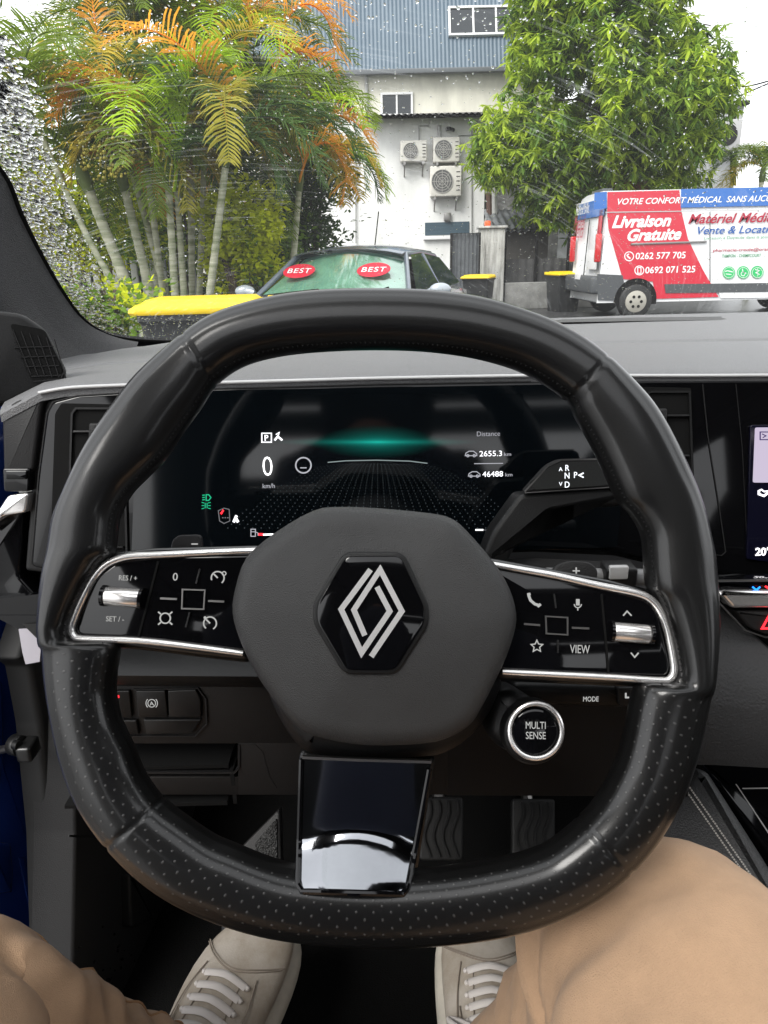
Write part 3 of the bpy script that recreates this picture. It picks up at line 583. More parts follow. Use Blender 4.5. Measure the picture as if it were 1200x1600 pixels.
strip([([(1040,930),(1110,930),(1200,1010),(1450,1015)], .55), ([(1050,1010),(1110,1012),(1200,1015),(1450,1020)], .52), ([(1060,1100),(1110,1100),(1200,1110),(1450,1120)], .50), ([(1060,1195),(1110,1195),(1200,1200),(1450,1210)], .52)], 'lower_centre_panel', mat('woven_dark', (.02, .02, .021), .7, bump=(500, .8, .001)), smooth=60)
# ============================================================ OWN CAR BODY (cabin shell)
cab = thing('car_body', (0, .3, .2), 'dark blue car body around the cabin, with grey pillar trim and rain-covered windscreen', 'car')
WSo = V3((0, 1.2, 1.109)); WSn = V3((0, -math.sin(R(28)), -math.cos(R(28)))); WS = PL(WSo, WSn, (1, 0, 0))
edge = [(-60,215),(0,268),(30,335),(60,395),(92,450),(122,492),(150,514),(180,526),(230,532),(330,534),(480,528),(640,520),(800,512),(1000,503),(1250,494),(1700,480)]
def glassmat():
    m = bpy.data.materials.new('rain_filmed_glass'); m.use_nodes = True; t = m.node_tree; t.nodes.clear(); N = t.nodes.new; L = t.links.new
    out = N('ShaderNodeOutputMaterial'); tr = N('ShaderNodeBsdfTransparent'); tr.inputs[0].default_value = (.97, .98, .975, 1)
    gl = N('ShaderNodeBsdfGlossy'); gl.inputs['Roughness'].default_value = .03; df = N('ShaderNodeBsdfTranslucent'); df.inputs[0].default_value = (.85, .87, .88, 1)
    m1 = N('ShaderNodeMixShader'); m1.inputs[0].default_value = .022; L(tr.outputs[0], m1.inputs[1]); L(gl.outputs[0], m1.inputs[2])
    tc = N('ShaderNodeTexCoord'); pv = N('ShaderNodeVectorMath'); pv.operation = 'SUBTRACT'; pv.inputs[1].default_value = (-.15, -.12, 0); L(tc.outputs['UV'], pv.inputs[0]); ln = N('ShaderNodeVectorMath'); ln.operation = 'LENGTH'; L(pv.outputs[0], ln.inputs[0]); sx_ = N('ShaderNodeSeparateXYZ'); L(pv.outputs[0], sx_.inputs[0])
    at_ = N('ShaderNodeMath'); at_.operation = 'ARCTAN2'; L(sx_.outputs[1], at_.inputs[0]); L(sx_.outputs[0], at_.inputs[1]); cb_ = N('ShaderNodeCombineXYZ'); L(ln.outputs['Value'], cb_.inputs[0]); L(at_.outputs[0], cb_.inputs[1])
    mp = N('ShaderNodeMapping'); mp.inputs['Scale'].default_value = (330, 7, 1); L(cb_.outputs[0], mp.inputs[0])
    n = N('ShaderNodeTexNoise'); n.inputs['Scale'].default_value = 1; n.inputs['Detail'].default_value = 4; L(mp.outputs[0], n.inputs['Vector'])
    n2 = N('ShaderNodeTexNoise'); n2.inputs['Scale'].default_value = 7; n2.inputs['Detail'].default_value = 3; L(tc.outputs['UV'], n2.inputs['Vector'])
    a = N('ShaderNodeMapRange'); a.inputs[1].default_value = .56; a.inputs[2].default_value = .80; a.inputs[4].default_value = .22; L(n.outputs[0], a.inputs[0])
    b = N('ShaderNodeMapRange'); b.inputs[1].default_value = .38; b.inputs[2].default_value = .66; L(n2.outputs[0], b.inputs[0])
    k = N('ShaderNodeMath'); k.operation = 'MULTIPLY'; L(a.outputs[0], k.inputs[0]); L(b.outputs[0], k.inputs[1])
    ad = N('ShaderNodeMath'); ad.operation = 'ADD'; ad.inputs[1].default_value = .012; L(k.outputs[0], ad.inputs[0])
    m2 = N('ShaderNodeMixShader'); L(ad.outputs[0], m2.inputs[0]); L(m1.outputs[0], m2.inputs[1]); L(df.outputs[0], m2.inputs[2]); L(m2.outputs[0], out.inputs[0]); return m
g = MB(); g.U = []; eb = [WS.px(x, y) for x, y in edge]; topb = [(-.62, .95), (1.25, .95)]
poly = [(-.62, .95)] + [(a, b) for a, b in eb] + [(1.25, eb[-1][1]), (1.25, .95)]
# poly as strip: bottom edge up to a straight header
for a, b in eb: g.V.append(WS.w(a, b)); g.U.append((a, b)); 
for a, b in eb: g.V.append(WS.w(a, 1.12)); g.U.append((a, 1.12))
n_ = len(eb); g.F = [(i, i+1, n_+i+1, n_+i) for i in range(n_-1)]; g.M = [0]*len(g.F)
wsg = g.obj('windscreen', glassmat(), cab, smooth=0)
# black ceramic border and seal along the lower-left curve
g = MB(); sm = spl2(eb, 5); Rr = []
for i, (a, b) in enumerate(sm):
    a0, b0 = sm[max(0, i-1)]; a1, b1 = sm[min(len(sm)-1, i+1)]; d = V3((a1-a0, b1-b0, 0)).normalized(); nn = V3((-d.y, d.x, 0)); 
    Rr.append([WS.w(a+nn.x*.006, b+nn.y*.006, .001), WS.w(a+nn.x*.004, b+nn.y*.004, .004), WS.w(a-nn.x*.012, b-nn.y*.012, .006), WS.w(a-nn.x*.03, b-nn.y*.03, .0), WS.w(a-nn.x*.03, b-nn.y*.03, -.01), WS.w(a, b, -.006)])
g.loft(Rr); g.obj('windscreen_seal', M['dark'], wsg, smooth=60)
# pillar trim : swept from the glass edge towards the driver
M['pillar'] = mat('woven_grey_trim', (.065, .065, .068), .8, bump=(650, 1, .002, 'v'), var=(600, .75))
e1 = [(-90,180),(0,268),(30,335),(60,395),(92,450),(122,492),(150,514),(185,528),(216,534)]
e2 = [(-160,200),(-45,300),(0,372),(30,430),(62,485),(98,528),(135,552),(172,556),(212,546)]
e3 = [(-240,230),(-110,340),(-60,420),(-25,480),(20,530),(70,575),(110,590),(150,585),(196,562)]
r1 = [WS.P(x, y, .004) for x, y in e1]; r0 = [WS.P(x, y, -.02) for x, y in e1]
def lerp(a, b, t): return a*(1-t)+b*t
dd_ = [(p-CP).dot(_f) for p in r1]
r2 = [Q(x, y, d*.93) for (x, y), d in zip(e2, dd_)]; r3 = [Q(x, y, d*.83) for (x, y), d in zip(e3, dd_)]
r3b = [p+V3((-.07, -.02, -.02)) for p in r3]
g = MB(); g.loft([spline(q, 4) for q in (r0, r1, [lerp(a, b, .5)+V3((.004, -.006, .004)) for a, b in zip(r1, r2)], r2, [lerp(a, b, .5)+V3((.004, -.004, .003)) for a, b in zip(r2, r3)], r3, r3b)], closed=False, caps=False); g.obj('pillar_trim', M['pillar'], cab, smooth=80)
# speaker sail at the pillar foot
PS = facing(Q(50, 560, .60), 8, 25)
g = MB(); g.pslab([(-120,470),(-30,482),(35,490),(72,515),(105,580),(100,598),(50,612),(-10,640),(-120,700)], PS, -.03, 0, .004, .006); sail = g.obj('sail_panel', M['plastic'], cab)
g = MB()
for k in range(6): g.stroke([(20+k*13,515+k*3),(48+k*11,585+k*1.2)], PS, .0015, 1.6, thick=.002)
for k in range(4): g.stroke([(22+k*9,543+k*15),(84+k*4,541+k*15)], PS, .0015, 1.6, thick=.002)
g.stroke([(52,596),(95,592),(100,580)], PS, .0015, 2, thick=.002); g.obj('grille_bars', M['plastic2'], sail)
g = MB(); g.pslab([(15,505),(70,515),(98,578),(90,592),(50,596)], PS, .0002, .0008, 0, .004); g.obj('grille_recess', M['dark'], sail)
g = MB(); PX = PL(V3((-.60, .5, .9)), (1, -.3, 0), (.3, 1, 0))
# bonnet, scuttle
bn = MB(); rr = []
for y, z in ((1.16, 1.06), (1.22, 1.055), (1.3, 1.05), (1.34, 1.00), (1.38, 1.035), (1.6, 1.03), (1.9, 1.0), (2.15, .94), (2.3, .80)):
    rr.append([V3((x, y, z-.07*max(0, abs(x-.38)-.5)**1.5*2-.006*(x-.38)**2)) for x in [(-.55+k*.155) for k in range(13)]])
bn.loft(rr, closed=False, caps=False); bn.obj('bonnet', mat('wet_blue_paint', (.004, .008, .03), .14, coat=1, bump=(260, .6, .003)), cab, smooth=40)
# shell: roof with an open gap sized to mirror sky in the lower spoke, header, rear, right door
TR = mat('headliner', (.03, .03, .031), .9)
g = MB(); 
def bx(x0, x1, y0, y1, z0, z1, mi=0): g.box(((x0+x1)/2, (y0+y1)/2, (z0+z1)/2), (abs(x1-x0)/2, abs(y1-y0)/2, abs(z1-z0)/2), mi, bev=.01)
bx(-.55, 1.2, .05, .19, 1.60, 1.66); bx(-.58, -.45, -1.5, .18, 1.54, 1.58); bx(1.10, 1.25, -1.5, .18, 1.54, 1.58); bx(-.5, 1.2, -1.55, -.36, 1.57, 1.62); bx(-.5, -.30, -.36, .05, 1.57, 1.62); bx(.50, 1.2, -.36, .05, 1.57, 1.62); _split(g, 'roof_panel', TR, cab)
g = MB(); bx(1.13, 1.2, -1.4, 1.2, .3, 1.05); bx(1.13, 1.2, -.7, -.40, 1.05, 1.5); _split(g, 'far_door_trim', TR, cab)
g = MB(); bx(-.55, 1.2, -1.55, -1.5, .3, 1.30); bx(-.55, 1.2, -1.55, -1.5, 1.45, 1.55); bx(-.60, -.52, -1.5, -.72, .3, 1.55); _split(g, 'rear_panel', TR, cab)
g = MB(); bx(-.52, 1.2, -1.5, 1.15, .28, .33); bx(-.52, 1.2, 1.05, 1.15, .33, 1.05); _split(g, 'floor_pan', M['carpet'], cab)
# sloping toe board behind the pedals
g = MB(); g.loft([[V3((x, .80, .335)) for x in (-.37, .20)], [V3((x, .93, .40)) for x in (-.37, .20)], [V3((x, 1.05, .62)) for x in (-.37, .20)], [V3((x, 1.05, 1.0)) for x in (-.37, .20)]], closed=False, caps=False); g.obj('toe_board', M['carpet'], cab, smooth=40)
# left footwell side, sill, painted pillar
PW = PL(V3((-.345, .7, .6)), (1, -.12, .05), (.12, 1, 0))
g = MB(); g.pslab([(112,985),(140,900),(500,900),(480,1250),(470,1320),(420,1500),(330,1900),(100,1900),(112,1600),(118,1300)], PW, -.05, 0, .004, .004); kick = g.obj('kick_panel', M['plastic2'], cab)
g = MB(); g.stroke([(108,1306),(170,1309)], PW, .0006, 1.6); g.pslab([(203,1366),(246,1385),(240,1440),(206,1450)], PW, -.01, .012, .004, .004); _split(g, 'release_lever', M['plastic'], kick)
g = MB(); random.seed(3)
for k in range(46):
    x = random.choice([(150,1520,30,50),(190,1490,28,30),(120,1560,14,30),(175,1545,8,24)]); a = x[0]+random.gauss(0, x[2]/2); b = x[1]+random.gauss(0, x[3]/2); g.ball(PW.P(a, b, .0005), random.uniform(.0008, .0022), 6, 4)
tag(g.obj('mud_specks', M['gloss'], kick), kind='stuff')
PW2 = PL(V3((-.375, .7, .6)), (1, -.18, .05), (.18, 1, 0))
g = MB(); g.pslab([(30,1030),(62,930),(112,930),(116,1200),(122,1400),(124,1900),(70,1900),(84,1500),(78,1300),(62,1130),(46,1040)], PW2, -.03, .0, .008, .004); g.obj('door_seal', M['rubber'], cab)
PW3 = PL(V3((-.43, .7, .6)), (1, -.35, .0), (.35, 1, 0))
g = MB(); g.pslab([(-200,560),(4,600),(20,700),(60,900),(130,1000),(130,1200),(130,1600),(-200,1700)], PW3, -.04, 0, .006, .004); pp = g.obj('painted_door_frame', M['blue_paint'], cab)
g = MB(); g.pslab([(-20,1060),(4,1066),(6,1180),(0,1230),(-20,1230)], PW3, 0, .006, .002, .002); g.pslab([(-20,1312),(18,1318),(22,1360),(20,1395),(-20,1400)], PW3, 0, .004, .003, .003); g.pslab([(30,1340),(38,1340),(70,1480),(60,1480)], PW3, 0, .002, .001); _split(g, 'hinge_pressing', M['blue_paint'], pp)
# open door with its check strap
door = thing('open_car_door', Q(-60, 1300, .8), 'dark blue front door standing open at the far left of the cabin', 'car door')
dr = MB(); dr.box((-1.02, .62, .82), (.50, .045, .34), rot=Matrix.Rotation(R(-8), 3, 'Z'), bev=.02); dr.obj('door_panel', M['blue_paint'], door)
dr = MB(); dr.tube([Q(-120, 1180, .80), Q(0, 1172, .76), Q(30, 1166, .75)], .0045, 8); dr.obj('check_strap', M['steel'], door)
g = MB(); g.cyl(Q(26, 1164, .745), PW3.n, .011, .012, 20, bev=.002); g.box(Q(44, 1170, .745), (.008, .012, .009), bev=.003); g.cyl(Q(26, 1164, .735), PW3.n, .005, .006, 12); g.obj('check_bracket', mat('greasy_metal', (.05, .05, .05), .3, metal=.8), pp)
# front seats
for i_, (sx_, lb_) in enumerate(((-.01, 'black driver seat under and behind the person in tan trousers'), (.72, 'empty black passenger seat beyond the centre console'))):
    st_ = thing('front_seat', (sx_, -.35, .33), lb_, 'seat', 'front seats'); ST = mat('seat_fabric', (.02, .02, .022), .85) if i_ == 0 else ST
    g = MB(); g.box((sx_, -.13, .50), (.25, .27, .08), bev=.05); g.obj('cushion', ST, st_)
    g = MB(); g.box((sx_, -.50, .86), (.25, .07, .38), rot=Matrix.Rotation(R(14), 3, 'X'), bev=.05); g.obj('backrest', ST, st_)
    g = MB(); g.box((sx_, -.60, 1.36), (.14, .05, .10), rot=Matrix.Rotation(R(8), 3, 'X'), bev=.04); g.obj('headrest', ST, st_)
# ============================================================ pedals and foot rest
def chev(pl, x0, y0, x1, y1, n, name, par, m):
    g = MB()
    for k in range(n):
        x = x0+(x1-x0)*(k+.5)/n; pts = [(x+9*math.sin((t*1.0)*2.2*math.pi+.4)*.6, y0+(y1-y0)*t) for t in [i/16 for i in range(17)]]; g.stroke(pts, pl, .0035, 3.2, thick=.003)
    return g.obj(name, m, par)
for nm, lab, (x0, y0, x1, y1), d, cat in (('brake_pedal', 'wide rubber faced brake pedal in the shadow right of the lower spoke', (655,1245,724,1345), .90, 'pedal'), ('accelerator_pedal', 'ribbed accelerator pedal, the right-hand one of the two pedals', (800,1248,868,1345), .92, 'pedal')):
    pl = facing(Q((x0+x1)/2, (y0+y1)/2, d), 42); t = thing(nm, pl.w(0, 0), lab, cat, 'pedals')
    g = MB(); g.pslab([(x0,y0),(x1,y0),(x1,y1),(x0,y1)], pl, -.012, 0, .003, .006); g.obj('rubber_pad', M['rubber'], t); chev(pl, x0+6, y0+5, x1-6, y1-5, 4, 'tread_rib', t, M['plastic2'])
    g = MB(); g.tube([pl.w(0, 0, -.01), pl.w(0, .10, -.06), pl.w(0, .25, -.03)], .008, 8); g.obj('pedal_arm', M['steel'], t)
fr = thing('foot_rest', Q(400, 1310, .95), 'grained black plastic foot rest behind the left shoe', 'foot rest')
pf = facing(Q(395, 1320, .93), 35)
g = MB(); g.pslab([(437,1262),(440,1350),(430,1420),(420,1600),(340,1600),(345,1450),(350,1350)], pf, -.02, 0, .003, .005); g.obj('rest_body', M['plastic2'], fr)
g = MB(); g.pslab([(432,1278),(433,1345),(400,1350),(398,1318)], pf, 0, .003, .001, .003); g.pslab([(392,1325),(393,1350),(372,1350)], pf, 0, .003, .001, .002); g.pslab([(352,1440),(420,1440),(415,1590),(347,1590)], pf, 0, .003, .001, .003); _split(g, 'grained_insert', mat('grained', (.03, .03, .03), .5, bump=(380, 1, .003, 'v')), fr)
# ============================================================ centre console
con = thing('centre_console', Q(1140, 1300, .62), 'black leather sided centre console with pale double stitching beside the right knee', 'centre console')
PC = facing(Q(1120, 1270, .60), 62, -18)
g = MB(); g.pslab([(1010,1290),(1085,1190),(1108,1198),(1200,1340),(1330,1560),(1160,1700),(1000,1420)], PC, -.30, 0, .014, .01, n=5); cl = g.obj('side_bolster', mat('console_leather', (.03, .03, .031), .45, bump=(700, .5, .0008, 'v')), con)
g = MB()
for off in (0, 9):
    for k in range(40):
        t = k/40; x = 1066+off+(1170-1066)*t; y = 1226+(1375-1226)*t; t2 = t+.016; g.stroke([(x,y),(1066+off+104*t2,1226+149*t2)], PC, .0012, 2.2, thick=.001)
g.obj('stitching', mat('pale_thread', (.45, .43, .40), .8), cl, smooth=0)
g = MB(); PC2 = facing(Q(1180, 1230, .66), 70, -10); g.pslab([(1095,1190),(1400,1180),(1500,1560),(1260,1420),(1205,1335)], PC2, -.25, .004, .004, .004); g.obj('gloss_top', M['gloss'], con)
g = MB(); g.stroke([(1150,1225),(1200,1300),(1260,1390)], PC2, .0046, 2); g.stroke([(1160,1232),(1400,1228)], PC2, .0046, 2); g.obj('inlay_edge', M['steel'], con)
# ============================================================ rain on the windscreen
def drops(n, gen, name, label, seed):
    random.seed(seed); g = MB(); S1 = []
    for _ in range(n):
        px, py, r_, el = gen()
        a, b = WS.px(px, py); 
        seg = 8; c, s_ = math.cos(.5), math.sin(.5); ang = random.gauss(math.pi/2, .35); ca, sa = math.cos(ang), math.sin(ang); rings = []
        j = [random.uniform(.8, 1.2) for _ in range(seg)]
        for q, hgt in ((1, 0), (.78, .17), (.42, .28)):
            ring = []
            for k in range(seg):
                x = r_*q*j[k]*math.cos(2*math.pi*k/seg)*el; y = r_*q*j[k]*math.sin(2*math.pi*k/seg); ring.append(WS.w(a+x*ca-y*sa, b+x*sa+y*ca, -.0008-hgt*r_*1.0))
            rings.append(ring)
        st_ = g.loft(rings, True, False, False); g.V.append(WS.w(a, b, -.0008-.32*r_)); e = len(g.V)-1
        for k in range(seg): g.F.append((st_+2*seg+k, st_+2*seg+(k+1) % seg, e)); g.M.append(0)
        g.F.append(tuple(st_+k for k in range(seg-1, -1, -1))); g.M.append(0)
    m, t, b = nodes(name+'_water'); b.inputs['Transmission Weight'].default_value = 1; b.inputs['Roughness'].default_value = .0; b.inputs['IOR'].default_value = 1.33; b.inputs['Base Color'].default_value = (1, 1, 1, 1)
    o = g.obj(name, m, None, smooth=60, recalc=True); return tag(o, label, 'raindrops', kind='stuff')
def edge_x(py):  # pillar edge and the wiped boundary
    return max(0, (py-268)*.52)
def left_gen():
    while 1:
        py = random.uniform(60, 530); xe = -20 if py < 268 else edge_x(py)
        lim = 12+ (py-60)*.33 if py < 400 else 124+(py-400)*.5
        px = random.uniform(xe-5, max(xe+30, lim)+random.gauss(0, 12)); 
        if py < 130 and random.random() < .6: continue
        return px, py, random.choice([.0010, .0016, .0022, .0028, .0034])*random.uniform(.7, 1.15), random.uniform(1, 1.7)
def all_gen():
    px = random.uniform(0, 1200); py = random.uniform(0, 500); k = random.random()
    return px, py, random.uniform(.0004, .0009) if k < .9 else random.uniform(.0009, .0015), random.uniform(1, 1.6)
def low_gen():
    return random.uniform(120, 480), random.uniform(490, 530), random.uniform(.0006, .0016), random.uniform(1, 1.6)
def van_gen():
    return random.gauss(1010, 150), random.gauss(400, 70), random.uniform(.0003, .0008), random.uniform(1, 2.2)
drops(2600, left_gen, 'raindrops', 'dense clear raindrops beading on the unwiped left strip of the windscreen', 1)
drops(2300, all_gen, 'raindrops', 'fine scattered raindrops over the wiped part of the windscreen', 2)
drops(500, low_gen, 'raindrops', 'small raindrops along the bottom of the windscreen under the yellow bin lid', 3)
drops(800, van_gen, 'raindrops', 'tiny raindrops on the glass in front of the delivery van', 4)
# ============================================================ OUTSIDE
def box3(x0, x1, y0, y1, z0, z1): return ((x0+x1)/2, (y0+y1)/2, (z0+z1)/2), ((x1-x0)/2, (y1-y0)/2, (z1-z0)/2)
g = MB(); n_ = 24
for i in range(n_+1):
    for k in range(n_+1): g.V.append(V3((-300+600*k/n_, -60+700*i/n_, 0)))
g.F = [(i*(n_+1)+k, i*(n_+1)+k+1, (i+1)*(n_+1)+k+1, (i+1)*(n_+1)+k) for i in range(n_) for k in range(n_)]; g.M = [0]*len(g.F)
tag(g.obj('ground', mat('wet_asphalt', (.05, .05, .052), .35, bump=(40, .6, .01), var=(3, .4))), kind='structure')
g = MB(); g.quad((-14, 7.2, .012), (-1.2, 7.2, .012), (-1.2, 16, .012), (-14, 16, .012)); tag(g.obj('planting_bed', mat('leaf_litter', (.05, .045, .02), .9, bump=(30, 1, .05), var=(8, .6))), kind='structure')
# ---------------- main building
BY = 22.0; bld = thing('building', at(640, 480, BY) * 1 + V3((0, 0, 0)), 'white rendered building with a blue corrugated roof and rusty canopy', 'building')
bld.location.z = 0
WHT = mat('stained_white_render', (.82, .82, .80), .8, bump=(30, .3, .01), var=(1.3, .22, None, (1, 1, .35)))
CRM = mat('cream_render', (.78, .76, .66), .8, var=(1.5, .25, None, (1, 1, .3)))
FB = PL(V3((0, BY, 0)), (0, -1, 0)); FU = PL(V3((0, BY+.9, 0)), (0, -1, 0))
x0, _z = FB.px(440, 300); xr, _ = FB.px(757, 300); z_can = FB.px(700, 184)[1]; xR = FB.px(880, 300)[0]
zu0 = FU.px(700, 186)[1]; zu1 = FU.px(700, 108)[1]
g = MB(); g.box(*box3(x0, xr, BY, BY+.9, 0, z_can)); g.obj('lower_wall', WHT, bld)
g = MB(); g.box(*box3(x0-3, xR, BY+.9, BY+8, 0, zu1)); g.obj('upper_wall', CRM, bld)
def corr(mb, a, b, up, pitch, amp, nrm):   # a->b along the eave, up = slope vector
    a, b, up, nrm = V3(a), V3(b), V3(up), V3(nrm).normalized(); L_ = (b-a).length; n = int(L_/pitch*6); r0_ = []; r1_ = []
    for i in range(n+1): p = a+(b-a)*i/n + nrm*amp*math.sin(2*math.pi*i/6); r0_.append(p); r1_.append(p+up)
    mb.loft([r0_, r1_], closed=False, caps=False)
    mb.loft([[p-nrm*amp*3 for p in r1_], [p-nrm*amp*3 for p in r0_]], closed=False, caps=False)
RB = mat('blue_metal_roof', (.085, .125, .165), .5, var=(1.1, .35, (.055, .09, .125), (1, 1, .25)))
g = MB(); corr(g, (x0-3.2, BY+.62, zu1-.05), (xR+.6, BY+.62, zu1-.05), (0, 1.7, 4.2), .11, .010, (0, -.93, .37)); roof = g.obj('roof', RB, bld, smooth=60)
g = MB(); g.box(*box3(x0-3.2, xR+.6, BY+.55, BY+.72, zu1-.16, zu1-.03), bev=.02); g.obj('gutter', mat('grey_gutter', (.12, .13, .14), .5), roof)
FR = PL(V3((0, BY+.62, zu1-.05)), (0, -4.2, 1.7))
WF = mat('white_frame', (.7, .7, .7), .4); WG = mat('window_glass', (.03, .035, .04), .08)
def window(pl, x0, y0, x1, y1, n, par, mull=1, name='window'):
    f = MB(); ab = [pl.px(x, y, .05) for x, y in ((x0,y0),(x1,y0),(x1,y1),(x0,y1))]; a0 = sum(p[0] for p in (ab[0], ab[3]))/2; a1 = sum(p[0] for p in (ab[1], ab[2]))/2; b1 = (ab[0][1]+ab[1][1])/2; b0 = (ab[2][1]+ab[3][1])/2; w = .06
    def bar(p0, p1, q0, q1, h0=.0, h1=.07): f.slab([(p0, q0), (p1, q0), (p1, q1), (p0, q1)], pl, h0, h1, .008)
    bar(a0-w, a1+w, b1, b1+w); bar(a0-w, a1+w, b0-w, b0, 0, .09); bar(a0-w, a0, b0, b1); bar(a1, a1+w, b0, b1)
    for k in range(1, n): x = a0+(a1-a0)*k/n; bar(x-.025, x+.025, b0, b1, 0, .06)
    o = f.obj(name, WF, par, smooth=0); f = MB(); f.slab([(a0, b0), (a1, b0), (a1, b1), (a0, b1)], pl, .0, .03, 0); f.obj('pane', WG, o, smooth=0); return o
window(FR, 704, 12, 811, 52, 3, bld, name='roof_window'); window(FU, 598, 148, 642, 178, 2, bld)
g = MB(); g.slab([FB.px(664, 348), FB.px(733, 346), FB.px(733, 366), FB.px(664, 368)], FB, 0, .03); wo = g.obj('service_window', mat('blue_grey_shutter', (.05, .09, .12), .4, var=(14, .4, None, (.1, 1, 8))), bld)
g = MB(); a, b = FB.px(664, 372); a2, _ = FB.px(733, 372); g.box(((a+a2)/2, BY-.05, b), ((a2-a)/2+.05, .06, .05), bev=.01); g.obj('sill', WF, wo)
g = MB(); corr(g, (FB.px(566, 190)[0], BY-.75, z_can-.02), (xR, BY-.75, z_can-.02), (0, 1.65, .28), .16, .02, (0, -.17, 1)); g.obj('canopy', mat('rusty_sheet', (.09, .085, .085), .6, var=(3, .5)), bld, smooth=60)
g = MB(); g.tube([FU.P(572, 118, .06), FU.P(574, 185, .06)], .05, 8); g.tube([FB.P(686, 195, .1), FB.P(688, 222, .1)], .05, 8); g.tube([FB.P(655, 225, .04), FB.P(655, 197, .04), FB.P(670, 196, .04)], .02, 6); g.tube([FB.P(737, 200, .05), FB.P(737, 375, .05)], .02, 6); g.tube([FB.P(716, 212, .05), FB.P(752, 210, .05)], .012, 6); g.tube([FB.P(556, 240, .05), FB.P(556, 380, .05)], .02, 6); _split(g, 'pipe', mat('grey_pipe', (.35, .35, .34), .5), bld)
g = MB(); p = FB.P(706, 202, .25); g.cyl(p, (.3, -1, -.3), .05, .25, 12, bev=.01); g.box(p+V3((-.1, .1, .03)), (.04, .15, .03)); cm = g.obj('security_camera', M['plastic2'], None); tag(cm, 'small dark security camera under the canopy of the white building', 'camera')
g = MB(); p = FB.P(699, 339, .06); g.box(p, (.10, .06, .11), bev=.02); tag(g.obj('wall_lamp', M['steel']), 'small square lamp above the shuttered service window', 'lamp')
# side return of the building (darker patchy grey), posts
g = MB(); g.box(*box3(xr+.01, xR, BY+.3, BY+.88, 0, z_can-.3)); g.obj('dark_return', mat('patchy_grey_render', (.25, .25, .24), .8, var=(2, .6)), bld)
for (a_, b_, w_, col) in (((762,235),(766,350), .09, (.09, .045, .03)), ((772,235),(772,352), .10, (.5, .5, .48)), ((776,300),(757,352), .05, (.3, .3, .28))):
    g = MB(); g.tube([at(*a_, BY-1), at(*b_, BY-1)], w_, 8); g.obj('post', mat('post_paint', col, .7), bld)
# ---------------- outdoor AC units
def ac(px, py, w, h, lab, big):
    p = at(px, py, BY-.18); t = thing('air_conditioner', p, lab, 'air conditioner', 'air conditioners on the white wall'); k = w; W_ = w/F*22.0*1.02; H_ = h/F*21.5
    g = MB(); g.box(p, (W_/2, .16, H_/2), bev=.03); bd = g.obj('casing', mat('beige_casing', (.62, .60, .55), .5, var=(5, .15)), t)
    pl = PL(p+V3((0, -.16, 0)), (0, -1, 0)); fx = -W_*.12; r_ = min(W_, H_)*.38
    g = MB(); g.slab([(fx+r_*math.cos(i/14*math.pi), r_*math.sin(i/14*math.pi)) for i in range(28)], pl, 0, .006); g.obj('fan_opening', mat('fan_grey', (.10, .10, .10), .5), bd)
    g = MB(); 
    for q in (1, .78, .56, .34): g.stroke([(fx+r_*q*math.cos(i/12*math.pi), r_*q*math.sin(i/12*math.pi)) for i in range(24)], pl, .02, .014, True, px=False, thick=.01)
    for i in range(8): a = i*math.pi/4; g.stroke([(fx, 0), (fx+r_*math.cos(a), r_*math.sin(a))], pl, .018, .012, px=False, thick=.01)
    g.obj('fan_guard', mat('guard_grey', (.35, .34, .32), .5), bd)
    g = MB()
    for i in range(5): y = -H_*.3+i*H_*.15; g.stroke([(W_*.33, y), (W_*.45, y)], pl, .006, .02, px=False, thick=.006)
    g.obj('louvre', M['plastic2'], bd)
    g = MB()
    for s_ in (-1, 1): g.box(p+V3((s_*W_*.35, 0, -H_/2-.04)), (.03, .2, .035)); g.tube([p+V3((s_*W_*.35, .17, -H_/2-.35)), p+V3((s_*W_*.35, -.15, -H_/2-.05))], .02, 6)
    _split(g, 'bracket', M['steel'], t)
ac(646, 237, 36, 27, 'small white air conditioner with round fan, left one of the three on the wall', 0)
ac(697, 235, 36, 32, 'white air conditioner directly below the dark pipe, upper right on the wall', 0)
ac(696, 284, 43, 40, 'largest white air conditioner, lowest of the three on the wall', 1)
# ---------------- building behind the tree at right
NB = thing('building', at(1140, 480, 24), 'narrow grey building edge behind the leafy tree at the right', 'building'); NB.location.z = 0
a = at(1085, 175, 24); b = at(1163, 165, 24); g = MB(); g.box(*box3(a.x-4, b.x, 24, 29, 0, b.z)); w_ = g.obj('wall', mat('grey_render', (.45, .46, .46), .8, var=(1.2, .35, None, (1, 1, .3))), NB)
g = MB(); g.box(*box3(a.x-4.2, b.x+.1, 23.85, 29.1, b.z, b.z+.12), bev=.02); g.obj('roof_edge', M['plastic2'], NB)
PN = PL(V3((0, 24, 0)), (0, -1, 0)); g = MB(); g.slab([PN.px(x, y) for x, y in ((1141,166),(1150,166),(1150,290),(1141,290))], PN, 0, .02); g.obj('dark_strip', M['dark'], NB)
p = at(1133, 212, 23.8); t = thing('air_conditioner', p, 'grey air conditioner on the building edge right of the tree', 'air conditioner'); g = MB(); g.box(p, (.42, .15, .42), bev=.03); bd = g.obj('casing', mat('casing_grey', (.42, .42, .42), .5), t)
pl = PL(p+V3((0, -.15, 0)), (0, -1, 0)); g = MB(); g.slab([(.3*math.cos(i/12*math.pi), .3*math.sin(i/12*math.pi)) for i in range(24)], pl, 0, .01); g.obj('fan_opening', M['plastic2'], bd)
